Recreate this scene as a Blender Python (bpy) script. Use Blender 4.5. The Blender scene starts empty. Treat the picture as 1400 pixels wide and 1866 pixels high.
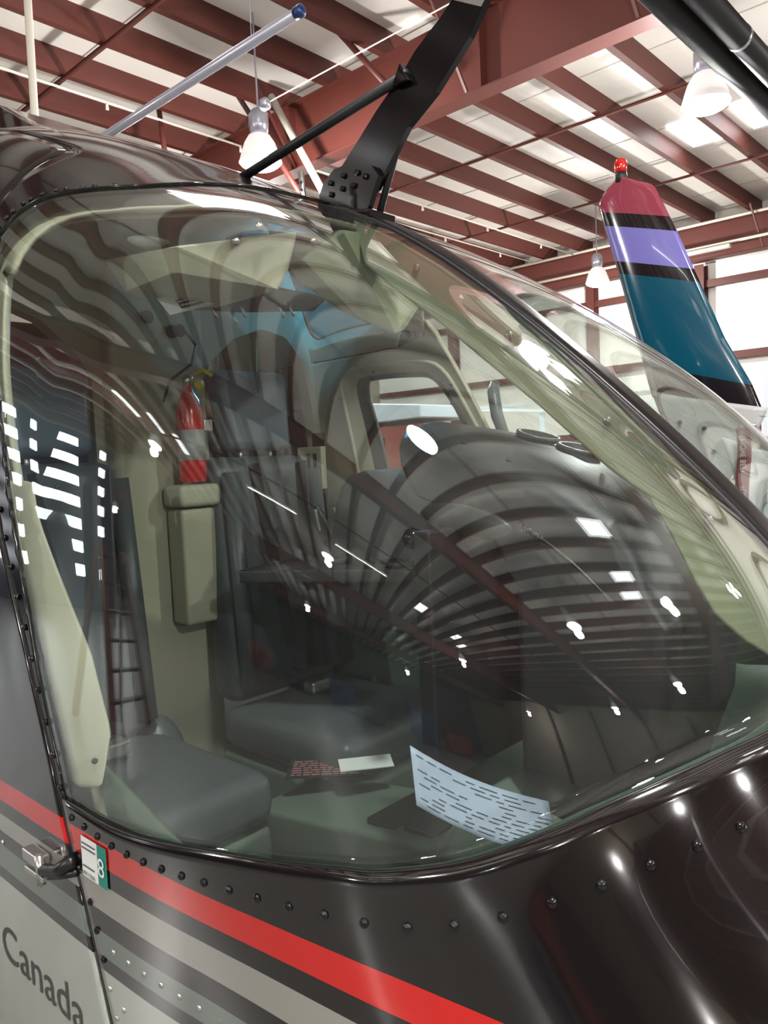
import bpy, bmesh, math, random
from math import sin, cos, pi, atan2, radians, degrees
from mathutils import Vector, Matrix
random.seed(7)
D = bpy.data
COL = bpy.context.scene.collection
SC = bpy.context.scene

# ------------------------------------------------------------------ camera, world, exposure
cam_d = D.cameras.new('camera'); cam = D.objects.new('camera', cam_d); COL.objects.link(cam)
cam_d.sensor_fit = 'VERTICAL'; cam_d.sensor_height = 36.0; cam_d.sensor_width = 36.0*1400/1866
cam_d.lens = 36.0*1408.0/1866.0
cam_d.clip_start = 0.02; cam_d.clip_end = 200
r_ = Vector((0.676, -0.735, -0.045)).normalized()
f_ = Vector((0.732, 0.677, -0.070)).normalized()
u_ = r_.cross(f_).normalized(); r_ = f_.cross(u_).normalized()
cam.matrix_world = Matrix(((r_.x, u_.x, -f_.x, 0), (r_.y, u_.y, -f_.y, 0), (r_.z, u_.z, -f_.z, 1.7), (0, 0, 0, 1)))
SC.camera = cam
SC.view_settings.view_transform = 'Standard'; SC.view_settings.look = 'None'
SC.view_settings.gamma = 1.0; SC.view_settings.use_curve_mapping = False
SC.view_settings.exposure = 0.25
try:
    SC.cycles.transparent_max_bounces = 24; SC.cycles.max_bounces = 10
    SC.cycles.glossy_bounces = 6; SC.cycles.diffuse_bounces = 5; SC.cycles.sample_clamp_indirect = 6.0
except Exception:
    pass
world = D.worlds.new('hangar_world'); SC.world = world; world.use_nodes = True
world.node_tree.nodes['Background'].inputs[0].default_value = (0.75, 0.85, 1.0, 1)
world.node_tree.nodes['Background'].inputs[1].default_value = 1.0

LAMP_POWER = 450.0        # watts of each high bay bulb
LENS_GLOW = 45.0
SKY_GLOW = 9.0
# high bay lamps (x, y, z of the lens)
HIGHBAYS = [(5.63, 6.82, 5.0), (8.1, 2.9, 5.05), (14.6, 7.4, 5.0), (-5.1, 7.9, 5.0), (0.1, -0.7, 5.0), (-7.1, 0.6, 5.0),
            (-13.0, 23.0, 5.0), (-17.0, 3.3, 5.0), (3.6, -4.9, 5.0), (-1.0, -5.7, 5.0), (-10.1, -7.1, 5.0), (-23.0, -7.2, 5.0),
            (2.1, -10.3, 5.0), (-3.7, -14.2, 5.0), (-15.0, -17.5, 5.0), (9.5, 11.5, 5.0), (10.5, -4.0, 5.0)]
SKYLIGHTS = [(12.7, 4.64), (12.7, 3.70), (-5.5, 10.30), (-6.3, 9.36), (-7.2, 8.42), (3.4, -3.86), (3.0, -5.74), (2.8, -6.69), (-9.9, -4.80), (-11.0, -7.63), (-12.0, -8.58), (4.1, 4.64), (3.2, 4.64), (8.9, 8.42), (-25.0, -1.97)]

# ------------------------------------------------------------------ material helpers
def srgb(r, g, b):
    def c(v):
        v /= 255.0
        return v/12.92 if v <= 0.04045 else ((v+0.055)/1.055)**2.4
    return (c(r), c(g), c(b), 1)

def mat(name, col, rough=0.5, metal=0.0, spec=0.5, coat=0.0, noise=None, bump=None, emit=None, emit_s=0.0):
    m = D.materials.new(name); m.use_nodes = True
    nt = m.node_tree; b = nt.nodes['Principled BSDF']
    b.inputs['Base Color'].default_value = col
    b.inputs['Roughness'].default_value = rough; b.inputs['Metallic'].default_value = metal
    b.inputs['Specular IOR Level'].default_value = spec
    b.inputs['Coat Weight'].default_value = coat; b.inputs['Coat Roughness'].default_value = 0.03
    tc = nt.nodes.new('ShaderNodeTexCoord')
    if noise:
        sc, amt = noise
        n = nt.nodes.new('ShaderNodeTexNoise'); n.inputs['Scale'].default_value = sc; n.inputs['Detail'].default_value = 6
        nt.links.new(tc.outputs['Object'], n.inputs['Vector'])
        mx = nt.nodes.new('ShaderNodeMix'); mx.data_type = 'RGBA'
        mx.inputs[6].default_value = tuple(max(0, c*(1-amt)) for c in col[:3])+(1,)
        mx.inputs[7].default_value = tuple(min(1, c*(1+amt)) for c in col[:3])+(1,)
        nt.links.new(n.outputs[0], mx.inputs[0]); nt.links.new(mx.outputs[2], b.inputs['Base Color'])
    if bump:
        sc, st, dist = bump
        n2 = nt.nodes.new('ShaderNodeTexNoise'); n2.inputs['Scale'].default_value = sc; n2.inputs['Detail'].default_value = 3
        nt.links.new(tc.outputs['Object'], n2.inputs['Vector'])
        bp = nt.nodes.new('ShaderNodeBump'); bp.inputs['Strength'].default_value = st; bp.inputs['Distance'].default_value = dist
        nt.links.new(n2.outputs[0], bp.inputs['Height']); nt.links.new(bp.outputs[0], b.inputs['Normal'])
        nt.links.new(bp.outputs[0], b.inputs['Coat Normal'])
    if emit:
        b.inputs['Emission Color'].default_value = emit; b.inputs['Emission Strength'].default_value = emit_s
    return m

def glass_mat(name, tint, r0=0.05, rough=0.0, dust=0.0, power=5.0):
    """thin clear acrylic: tinted see-through plus mirror reflection growing towards grazing angles"""
    m = D.materials.new(name); m.use_nodes = True
    nt = m.node_tree; nt.nodes.clear(); N = nt.nodes.new; L = nt.links.new
    out = N('ShaderNodeOutputMaterial'); geo = N('ShaderNodeNewGeometry')
    dot = N('ShaderNodeVectorMath'); dot.operation = 'DOT_PRODUCT'
    L(geo.outputs['Incoming'], dot.inputs[0]); L(geo.outputs['Normal'], dot.inputs[1])
    ab = N('ShaderNodeMath'); ab.operation = 'ABSOLUTE'; L(dot.outputs['Value'], ab.inputs[0])
    om = N('ShaderNodeMath'); om.operation = 'SUBTRACT'; om.inputs[0].default_value = 1.0; L(ab.outputs[0], om.inputs[1])
    pw = N('ShaderNodeMath'); pw.operation = 'POWER'; L(om.outputs[0], pw.inputs[0]); pw.inputs[1].default_value = power
    ml = N('ShaderNodeMath'); ml.operation = 'MULTIPLY_ADD'; L(pw.outputs[0], ml.inputs[0]); ml.inputs[1].default_value = 1-r0; ml.inputs[2].default_value = r0
    ml.use_clamp = True
    tr = N('ShaderNodeBsdfTransparent'); tr.inputs[0].default_value = tint
    gl = N('ShaderNodeBsdfGlossy'); gl.inputs['Roughness'].default_value = rough; gl.inputs[0].default_value = (1, 1, 1, 1)
    mx = N('ShaderNodeMixShader'); L(ml.outputs[0], mx.inputs[0]); L(tr.outputs[0], mx.inputs[1]); L(gl.outputs[0], mx.inputs[2])
    last = mx
    if dust:
        df = N('ShaderNodeBsdfDiffuse'); df.inputs[0].default_value = (0.8, 0.85, 0.85, 1)
        m2 = N('ShaderNodeMixShader'); m2.inputs[0].default_value = dust
        L(mx.outputs[0], m2.inputs[1]); L(df.outputs[0], m2.inputs[2]); last = m2
    L(last.outputs[0], out.inputs[0])
    return m

def glow_mat(name, col, s):
    m = D.materials.new(name); m.use_nodes = True; nt = m.node_tree; nt.nodes.clear()
    o = nt.nodes.new('ShaderNodeOutputMaterial'); e = nt.nodes.new('ShaderNodeEmission')
    e.inputs[0].default_value = col; e.inputs[1].default_value = s; nt.links.new(e.outputs[0], o.inputs[0]); return m

def stripe_mat(name, bands, base, axis_slope=0.0, rough=0.08, coat=1.0, bump=None, base_y=0.0, dip=None):
    """glossy paint whose bands follow the height; bands = [(z_from, colour), ...] ascending"""
    m = D.materials.new(name); m.use_nodes = True
    nt = m.node_tree; b = nt.nodes['Principled BSDF']; N = nt.nodes.new; L = nt.links.new
    geo = N('ShaderNodeNewGeometry'); sp = N('ShaderNodeSeparateXYZ'); L(geo.outputs['Position'], sp.inputs[0])
    ml = N('ShaderNodeMath'); ml.operation = 'MULTIPLY_ADD'; L(sp.outputs['Y'], ml.inputs[0]); ml.inputs[1].default_value = -axis_slope
    ad = N('ShaderNodeMath'); ad.operation = 'ADD'; L(sp.outputs['Z'], ad.inputs[0]); ad.inputs[1].default_value = axis_slope*base_y
    L(ad.outputs[0], ml.inputs[2])
    if dip:      # the bands sink a little as they run round the front
        d1 = N('ShaderNodeMath'); d1.operation = 'SUBTRACT'; d1.inputs[0].default_value = dip[0]; L(sp.outputs['Y'], d1.inputs[1])
        d2 = N('ShaderNodeMath'); d2.operation = 'MAXIMUM'; L(d1.outputs[0], d2.inputs[0]); d2.inputs[1].default_value = 0.0
        d3 = N('ShaderNodeMath'); d3.operation = 'MULTIPLY_ADD'; d4 = N('ShaderNodeMath'); d4.operation = 'MULTIPLY'; L(d2.outputs[0], d4.inputs[0]); L(d2.outputs[0], d4.inputs[1]); L(d4.outputs[0], d3.inputs[0]); d3.inputs[1].default_value = dip[1]; L(ml.outputs[0], d3.inputs[2])
        ml = d3
    zlo, zhi = bands[0][0]-0.5, bands[-1][0]+0.5
    mr = N('ShaderNodeMapRange'); L(ml.outputs[0], mr.inputs[0]); mr.inputs[1].default_value = zlo; mr.inputs[2].default_value = zhi
    cr = N('ShaderNodeValToRGB'); cr.color_ramp.interpolation = 'CONSTANT'
    els = cr.color_ramp.elements; els[0].position = 0; els[0].color = base
    els.remove(els[1])
    for z, c in bands:
        e = els.new((z-zlo)/(zhi-zlo)); e.color = c
    L(mr.outputs[0], cr.inputs[0]); L(cr.outputs[0], b.inputs['Base Color'])
    b.inputs['Roughness'].default_value = rough; b.inputs['Coat Weight'].default_value = coat; b.inputs['Coat Roughness'].default_value = 0.02
    if bump:
        tc = N('ShaderNodeTexCoord'); n2 = N('ShaderNodeTexNoise'); n2.inputs['Scale'].default_value = bump[0]; n2.inputs['Detail'].default_value = 1
        L(tc.outputs['Object'], n2.inputs['Vector']); bp = N('ShaderNodeBump'); bp.inputs['Strength'].default_value = bump[1]; bp.inputs['Distance'].default_value = bump[2]
        L(n2.outputs[0], bp.inputs['Height']); L(bp.outputs[0], b.inputs['Normal']); L(bp.outputs[0], b.inputs['Coat Normal'])
    return m

BLK = srgb(20, 18, 18)
M = {}
M['black'] = mat('black_gloss_paint', srgb(14, 12, 13), 0.10, spec=0.3, coat=0.35)
M['post_black'] = mat('satin_black_paint', srgb(14, 13, 15), 0.3, spec=0.3)
M['blade_black'] = mat('blade_black', srgb(14, 13, 14), 0.12, spec=0.35)
M['matt_black'] = mat('matt_black', srgb(22, 22, 24), 0.5)
M['rubber'] = mat('black_rubber_seal', srgb(14, 14, 15), 0.35)
M['steel_brown'] = mat('red_oxide_steel', srgb(88, 40, 32), 0.55, noise=(1.3, 0.14))
M['insul'] = mat('white_vinyl_insulation', srgb(242, 238, 230), 0.35, noise=(0.8, 0.05), bump=(1.6, 0.35, 0.08))
M['pipe_white'] = mat('white_painted_pipe', srgb(205, 200, 185), 0.4)
M['galv'] = mat('galvanised_tube', srgb(180, 180, 192), 0.3, metal=0.6)
M['chrome'] = mat('bare_metal', srgb(200, 198, 195), 0.25, metal=0.9)
M['concrete'] = mat('sealed_concrete', srgb(128, 128, 124), 0.28, noise=(0.9, 0.12), spec=0.6)
M['wall'] = mat('cream_wall_panel', srgb(150, 140, 124), 0.6, noise=(0.5, 0.06))
M['wall_dark'] = mat('dark_wall_panel', srgb(70, 66, 62), 0.6, noise=(0.6, 0.15))
M['cream'] = mat('cream_cabin_trim', srgb(176, 172, 150), 0.45, noise=(14, 0.05), spec=0.4)
M['greenish'] = mat('pale_green_cover', srgb(172, 178, 146), 0.4, noise=(9, 0.05))
M['grey_leather'] = mat('grey_leather', srgb(74, 80, 82), 0.42, noise=(30, 0.1), bump=(60, 0.15, 0.002))
M['blue_leather'] = mat('blue_grey_leather', srgb(74, 88, 98), 0.42, noise=(20, 0.08))
M['dark_vinyl'] = mat('charcoal_vinyl', srgb(42, 44, 46), 0.42, noise=(25, 0.12), bump=(80, 0.12, 0.001))
M['dark_plastic'] = mat('dark_grey_plastic', srgb(36, 38, 42), 0.4)
M['floor_cabin'] = mat('grey_green_cabin_floor', srgb(92, 106, 95), 0.5, noise=(5, 0.12))
M['red'] = mat('red_enamel', srgb(190, 30, 26), 0.2, coat=0.6)
M['label_white'] = mat('white_label', srgb(225, 228, 226), 0.5)
M['label_dull'] = mat('greyed_label', srgb(150, 150, 146), 0.5)  # label white toned down to grey so it renders less bright
M['paper'] = mat('paper', srgb(152, 164, 184), 0.7)
M['ink'] = mat('dark_ink', srgb(40, 44, 52), 0.6)
M['red_ink'] = mat('dull_red_ink', srgb(176, 120, 116), 0.6)
M['yellow'] = mat('yellow_placard', srgb(196, 176, 40), 0.5)
M['teal_label'] = mat('teal_label', srgb(24, 128, 112), 0.4)
M['grey_text'] = mat('grey_lettering', srgb(58, 58, 58), 0.4)
M['orange'] = mat('orange_vinyl', srgb(190, 110, 30), 0.5)
M['skin_white'] = mat('pale_grey_fairing', srgb(188, 190, 190), 0.3, coat=0.3)
M['knob'] = mat('knob_black', srgb(16, 16, 18), 0.15)
M['lens'] = glow_mat('lamp_lens_glow', (1.0, 0.97, 0.93, 1), LENS_GLOW)
M['skylight'] = glow_mat('daylight_panel_glow', (0.97, 0.98, 1.0, 1), SKY_GLOW)
M['window_day'] = glow_mat('daylit_door_window', (0.9, 0.96, 1.0, 1), 10.0)
M['reflector'] = mat('prismatic_reflector', srgb(200, 195, 192), 0.2, emit=(1, .93, .9, 1), emit_s=0.5)  # slight emission added so the reflector looks lit by its bulb
M['windshield'] = glass_mat('windshield_acrylic', (0.93, 0.965, 0.95, 1), 0.055, dust=0.004, power=4.6)
M['clear'] = glass_mat('clear_acrylic', (0.90, 0.95, 0.96, 1), 0.04, dust=0.02)
M['blue_glass'] = glass_mat('blue_tinted_acrylic', (0.34, 0.74, 1.0, 1), 0.05, dust=0.01)
M['red_lens'] = mat('red_beacon_lens', srgb(190, 18, 12), 0.08, coat=1.0)
M['maroon'] = mat('maroon_ribbon', srgb(128, 48, 64), 0.6)
M['canvas'] = mat('white_canvas', srgb(222, 222, 226), 0.8)
M['bulkhead_dark'] = mat('dark_rear_cabin', srgb(48, 46, 40), 0.7)
M['rust_cloth'] = mat('rust_red_panel', srgb(160, 70, 48), 0.5, noise=(3, 0.35))
M['rack'] = mat('white_rack', srgb(225, 232, 238), 0.4)
M['tool_red'] = mat('tool_chest_red', srgb(120, 26, 26), 0.35)
M['tool_blue'] = mat('tool_chest_blue', srgb(24, 46, 92), 0.35)
M['dark_door'] = mat('dark_roller_door', srgb(66, 72, 88), 0.5)
M['strip_tube'] = glow_mat('strip_tube_glow', (0.9, 1.0, 0.97, 1), 14.0)
RED = srgb(186, 24, 20); GREY = srgb(140, 139, 132); GG = srgb(98, 108, 101); WHT = srgb(164, 170, 162)
M['nose_paint'] = stripe_mat('nose_paint', [(1.075, BLK), (1.094, GG), (1.127, BLK), (1.154, GREY), (1.190, BLK), (1.214, RED), (1.247, BLK)], WHT, rough=0.1, bump=(5.0, 0.03, 0.01), dip=(0.64, 0.36))
M['door_paint'] = stripe_mat('door_paint', [(1.088, BLK), (1.104, GG), (1.140, BLK), (1.165, GREY), (1.193, BLK), (1.216, RED), (1.246, BLK)], WHT, rough=0.12, bump=(6.0, 0.08, 0.01))

# ------------------------------------------------------------------ mesh builder
class MB:
    def __init__(s): s.v = []; s.f = []
    def add(s, vs, fs):
        o = len(s.v); s.v += [tuple(x) for x in vs]; s.f += [tuple(i+o for i in f) for f in fs]; return s
    def box(s, c, size, rot=None):
        hx, hy, hz = [q/2 for q in size]; c = Vector(c)
        vs = [Vector((x, y, z)) for x in (-hx, hx) for y in (-hy, hy) for z in (-hz, hz)]
        if rot is not None: vs = [rot @ q for q in vs]
        return s.add([q+c for q in vs], [(0, 1, 3, 2), (4, 6, 7, 5), (0, 4, 5, 1), (2, 3, 7, 6), (0, 2, 6, 4), (1, 5, 7, 3)])
    def bar(s, a, b, w, h=None, up=(0, 0, 1)):
        a = Vector(a); b = Vector(b); h = h or w; d = (b-a).normalized(); U = Vector(up)
        if abs(d.dot(U)) > 0.98: U = Vector((1, 0, 0))
        sx = d.cross(U).normalized(); sz = sx.cross(d).normalized()
        vs = [p+sx*i*w/2+sz*j*h/2 for p in (a, b) for i, j in ((-1, -1), (1, -1), (1, 1), (-1, 1))]
        return s.add(vs, [(3, 2, 1, 0), (4, 5, 6, 7), (0, 1, 5, 4), (1, 2, 6, 5), (2, 3, 7, 6), (3, 0, 4, 7)])
    def tube(s, pts, r, seg=10, cap=True):
        P = [Vector(p) for p in pts]; n = len(P); rs = r if isinstance(r, (list, tuple)) else [r]*n
        prev = None; vs = []
        for i, p in enumerate(P):
            d = (P[min(i+1, n-1)]-P[max(i-1, 0)]).normalized()
            if prev is None:
                a = Vector((0, 0, 1)) if abs(d.z) < 0.9 else Vector((1, 0, 0)); x = d.cross(a).normalized()
            else:
                x = (prev-d*prev.dot(d)).normalized()
            prev = x; y = d.cross(x)
            for k in range(seg):
                t = 2*pi*k/seg; vs.append(p+(x*cos(t)+y*sin(t))*rs[i])
        fs = [(i*seg+k, i*seg+(k+1) % seg, (i+1)*seg+(k+1) % seg, (i+1)*seg+k) for i in range(n-1) for k in range(seg)]
        if cap: fs += [tuple(range(seg))[::-1], tuple((n-1)*seg+k for k in range(seg))]
        return s.add(vs, fs)
    def lathe(s, prof, c=(0, 0, 0), axis=(0, 0, 1), seg=24):
        ax = Vector(axis).normalized(); a = Vector((0, 0, 1)) if abs(ax.z) < 0.9 else Vector((1, 0, 0))
        x = ax.cross(a).normalized(); y = ax.cross(x); c = Vector(c); vs = []
        for rr, h in prof:
            for k in range(seg):
                t = 2*pi*k/seg; vs.append(c+ax*h+(x*cos(t)+y*sin(t))*max(rr, 1e-5))
        n = len(prof)
        fs = [(i*seg+k, i*seg+(k+1) % seg, (i+1)*seg+(k+1) % seg, (i+1)*seg+k) for i in range(n-1) for k in range(seg)]
        fs += [tuple(range(seg))[::-1], tuple((n-1)*seg+k for k in range(seg))]
        return s.add(vs, fs)
    def prism(s, poly, x0, x1):      # polygon in (Y, Z), extruded along X
        n = len(poly); vs = [(x0, p[0], p[1]) for p in poly]+[(x1, p[0], p[1]) for p in poly]
        return s.add(vs, [tuple(range(n))[::-1], tuple(range(n, 2*n))]+[(i, (i+1) % n, n+(i+1) % n, n+i) for i in range(n)])
    def hull(s, pts):
        bm = bmesh.new()
        for p in pts: bm.verts.new(p)
        bmesh.ops.convex_hull(bm, input=bm.verts)
        bm.verts.index_update(); ids = {}
        vs = []
        for v in bm.verts:
            if v.link_faces: ids[v] = len(vs); vs.append(v.co.copy())
        fs = [tuple(ids[v] for v in f.verts) for f in bm.faces]
        s.add(vs, fs); bm.free(); return s
    def grid(s, fn, nu, nv, flip=False, closed=False):
        vs = [fn(i/(nu-1), j/(nv-1)) for j in range(nv) for i in range(nu)]
        fs = []
        for j in range(nv-1):
            for i in range(nu-1):
                q = (j*nu+i, j*nu+i+1, (j+1)*nu+i+1, (j+1)*nu+i); fs.append(q[::-1] if flip else q)
        return s.add(vs, fs)
    def build(s, name, m, parent=None, smooth=False, bevel=0, flat=False, solid=0, solid_off=-1, subsurf=0, flip=False):
        me = D.meshes.new(name); base = parent_loc(parent)
        me.from_pydata([Vector(v)-base for v in s.v], [], s.f); me.validate(); me.update()
        bm = bmesh.new(); bm.from_mesh(me); bmesh.ops.remove_doubles(bm, verts=bm.verts, dist=1e-6)
        bmesh.ops.recalc_face_normals(bm, faces=bm.faces)
        if flip: bmesh.ops.reverse_faces(bm, faces=bm.faces)
        bm.to_mesh(me); bm.free()
        o = D.objects.new(name, me); COL.objects.link(o); me.materials.append(m)
        if smooth:
            for p in me.polygons: p.use_smooth = True
        if solid:
            md = o.modifiers.new('thickness', 'SOLIDIFY'); md.thickness = solid; md.offset = solid_off; md.use_even_offset = False
        if bevel:
            md = o.modifiers.new('bevel', 'BEVEL'); md.width = bevel; md.segments = 3; md.limit_method = 'ANGLE'; md.angle_limit = radians(35)
            if not smooth and not flat:
                for p in me.polygons: p.use_smooth = True
                wn = o.modifiers.new('normals', 'WEIGHTED_NORMAL'); wn.keep_sharp = True
        if subsurf:
            md = o.modifiers.new('subdiv', 'SUBSURF'); md.levels = subsurf; md.render_levels = subsurf
        if parent is not None: o.parent = parent
        return o

def parent_loc(p):
    v = Vector((0, 0, 0))
    while p is not None:
        v = v+Vector(p.location); p = p.parent
    return v

def tag(o, label, cat, group=None, kind=None):
    if label: o['label'] = label
    if cat: o['category'] = cat
    if group: o['group'] = group
    if kind: o['kind'] = kind
    return o

def thing(name, label, cat, loc, group=None):
    o = D.objects.new(name, None); COL.objects.link(o); o.location = loc; o.empty_display_size = 0.1
    return tag(o, label, cat, group)

def copy_tree(o, loc, label=None):
    c = o.copy(); COL.objects.link(c); c.location = loc
    if label: c['label'] = label
    for ch in list(o.children):
        d = ch.copy(); COL.objects.link(d); d.parent = c
        for g in list(ch.children):
            e = g.copy(); COL.objects.link(e); e.parent = d
    return c

def sub(name, shared, loc, parent, rot=None):      # an instance object of shared mesh data
    o = D.objects.new(name, shared); COL.objects.link(o); o.parent = parent; o.location = Vector(loc)-parent_loc(parent)
    if rot is not None: o.rotation_mode = 'QUATERNION'; o.rotation_quaternion = rot
    return o

def text_mesh(body, size, fn, name, m, parent=None, extrude=0.0, align='LEFT', shear=0.0, space=1.0):
    """flat lettering, each point placed by fn(u along, v up)"""
    cu = D.curves.new(name+'_curve', 'FONT'); cu.body = body; cu.size = size; cu.align_x = align; cu.shear = shear; cu.space_character = space
    cu.resolution_u = 6
    to = D.objects.new(name+'_tmp', cu); COL.objects.link(to)
    bpy.context.view_layer.update()
    dg = bpy.context.evaluated_depsgraph_get()
    me = D.meshes.new_from_object(to.evaluated_get(dg))
    D.objects.remove(to); 
    bm = bmesh.new(); bm.from_mesh(me)
    bmesh.ops.triangulate(bm, faces=bm.faces)
    base = parent_loc(parent)
    for v in bm.verts: v.co = Vector(fn(v.co.x, v.co.y))-base
    me2 = D.meshes.new(name); bm.to_mesh(me2); bm.free()
    o = D.objects.new(name, me2); COL.objects.link(o); me2.materials.clear(); me2.materials.append(m)
    if extrude:
        md = o.modifiers.new('thickness', 'SOLIDIFY'); md.thickness = extrude; md.offset = 0
    if parent is not None: o.parent = parent
    return o

# ------------------------------------------------------------------ SETTING: hangar
CEIL = 6.585; PB = 6.30            # insulation plane, underside of the purlins
XW0, XW1, YW0, YW1 = -30.0, 17.35, -20.0, 16.0
XA, YA = -8.7, 45.0        # the hall widens beyond X = XA
def structure(o): o['kind'] = 'structure'; return o
structure(MB().box(((XW0+XW1)/2, (YW0+YW1)/2, -0.1), (XW1-XW0+.4, YW1-YW0+.4, 0.2)).build('floor', M['concrete']))
structure(MB().box(((XW0+XW1)/2, (YW0+YW1)/2, CEIL+0.06), (XW1-XW0+.4, YW1-YW0+.4, 0.12)).build('ceiling', M['insul']))
structure(MB().box((XW1+0.1, (YW0+YW1)/2, 3.3), (0.2, YW1-YW0, 6.6)).build('wall_far', M['insul']))
structure(MB().box((XW0-0.1, (YW0+YA)/2, 3.3), (0.2, YA-YW0, 6.6)).build('wall_back', M['wall_dark']))
structure(MB().box(((XW0+XA)/2, (YW1+YA)/2, -0.1), (XA-XW0+.4, YA-YW1, 0.2)).build('floor', M['concrete']))
structure(MB().box(((XW0+XA)/2, (YW1+YA)/2+.1, CEIL+0.06), (XA-XW0+.4, YA-YW1, 0.12)).build('ceiling', M['insul']))
structure(MB().box((XA+0.1, (YW1+YA)/2+.1, 3.3), (0.2, YA-YW1, 6.6)).build('wall_side', M['wall']))
structure(MB().box(((XW0+XA)/2, YA+.1, 3.3), (XA-XW0, 0.2, 6.6)).build('wall_end', M['wall_dark']))
structure(MB().box(((XW0+XW1)/2, YW0-0.1, 3.3), (XW1-XW0, 0.2, 6.6)).build('wall_right', M['wall']))
structure(MB().box(((XA+XW1)/2, YW1+0.1, 3.3), (XW1-XA, 0.2, 6.6)).build('wall_left', M['wall']))

# insulation seams pressed against the roof: thin strips belonging to the roof lining
sm = MB()
for x in [XW0+1.24*k for k in range(1, 38)]:
    sm.box((x, (YW0+YW1)/2, CEIL-0.004), (0.012, YW1-YW0, 0.008))
structure(sm.build('trim_1', mat('lining_seam', srgb(170, 160, 150), 0.5)))

# purlins: C sections running along X
def purlin_mesh():
    b = MB(); x0, x1 = XW0+.02, XW1-.02
    prof = [(0, 0), (0.09, 0), (0.09, 0.022), (0.084, 0.022), (0.084, 0.006), (0.006, 0.006), (0.006, 0.279), (0.084, 0.279), (0.084, 0.26), (0.09, 0.26), (0.09, 0.285), (0, 0.285)]
    n = len(prof); vs = [(x0, p[0], p[1]) for p in prof]+[(x1, p[0], p[1]) for p in prof]
    b.add(vs, [(i, (i+1) % n, n+(i+1) % n, n+i) for i in range(n)])
    return b
pur0 = purlin_mesh().build('roof_purlin', M['steel_brown'])
ys = [5.10+0.944*k for k in range(-26, 12)]
PUR = 'red oxide roof purlins'
tag(pur0, 'red oxide steel roof purlin, one of the evenly spaced channels under the white roof lining', 'roof beam', PUR)
pur0.location = (0, ys[0], PB)
for y in ys[1:]:
    c = pur0.copy(); COL.objects.link(c); c.location = (0, y, PB)
for k in range(30):
    c = pur0.copy(); COL.objects.link(c); c.location = (XA+XW0, YW1+.5+.944*k, PB); c.scale = ((XA-XW0-.1)/(XW1-XW0), 1, 1)
    c.location.x = XW0+.02-(XW0+.02)*c.scale.x

# rafters (tapered I beams) along Y
def rafter(x, label, depth=0.83, w=0.24):
    b = MB(); z1 = PB; z0 = PB-depth; y0, y1 = YW0+.05, YW1-.05; L = y1-y0; c = (y0+y1)/2
    t = thing('rafter_beam', label, 'roof beam', (x, c, z0), 'roof rafters' if False else None)
    b.box((x, c, z1-0.008), (w, L, 0.014)); b.build('top_flange', M['steel_brown'], t)
    MB().box((x, c, z0+0.008), (w, L, 0.016)).build('bottom_flange', M['steel_brown'], t)
    MB().box((x, c, (z0+z1)/2), (0.012, L, depth-0.03)).build('web', M['steel_brown'], t)
    for y in [y0+3.0*k+.7 for k in range(12)]:
        MB().box((x-w*.25-.004, y, (z0+z1)/2), (w*.5-.012, 0.01, depth-0.034)).build('stiffener', M['steel_brown'], t)
    # flange braces: thin angles from the bottom flange up to the purlins
    for y in (3.05, 4.94, 7.7):
        MB().bar((x-0.10, y, z0+0.03), (x-0.55, y+0.12, PB+0.1), 0.035, 0.02).build('flange_brace', M['steel_brown'], t)
    return t
rafter(7.02, 'deep red oxide rafter beam crossing the roof above the helicopter nose')
rafter(-3.0, 'red oxide rafter beam over the nose, seen only mirrored in the windshield')
rafter(-21.5, 'distant red oxide rafter beam far behind the camera, mirrored in the glass', depth=0.7)
rafter(-12.6, 'second red oxide rafter beam behind the camera, mirrored in the windshield', depth=0.7)
rafter(16.9, 'red oxide end rafter beam against the far wall above the girts', depth=0.78)
# sag struts between purlins (rows parallel to the rafters)
def strut_row(x, label):
    b = MB()
    b.bar((x, YW0+.1, PB-0.012), (x, YW1-.1, PB-0.012), 0.06, 0.018)
    b.bar((x-0.026, YW0+.1, PB-0.03), (x-0.026, YW1-.1, PB-0.03), 0.008, 0.036)
    tag(b.build('roof_strut', M['steel_brown']), label, 'roof strut')
strut_row(10.33, 'thin red oxide strut crossing the purlins just beyond the deep rafter beam')
strut_row(13.72, 'thin red oxide strut crossing the purlins nearest the far wall')
strut_row(4.5, 'thin red oxide strut crossing the purlins before the deep rafter, above the helicopter roof')
strut_row(0.4, 'thin red oxide roof strut mirrored in the lower windshield')
strut_row(-6.4, 'thin red oxide roof strut mirrored in the left side of the windshield')
# bolt pairs on the purlin webs
bm_ = MB().box((0, 0, 0), (0.012, 0.02, 0.02)); bo = bm_.build('bolt', M['pipe_white'])
bolt_me = bo.data; D.objects.remove(bo)

# skylight panels in the roof
for i, (x, y) in enumerate(SKYLIGHTS):
    t = MB().box((x, y, CEIL-0.015), (1.1 if i not in (2,) else 1.1, 0.62, 0.02)).build('window_%d' % (i+1), M['skylight']); structure(t)

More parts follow.
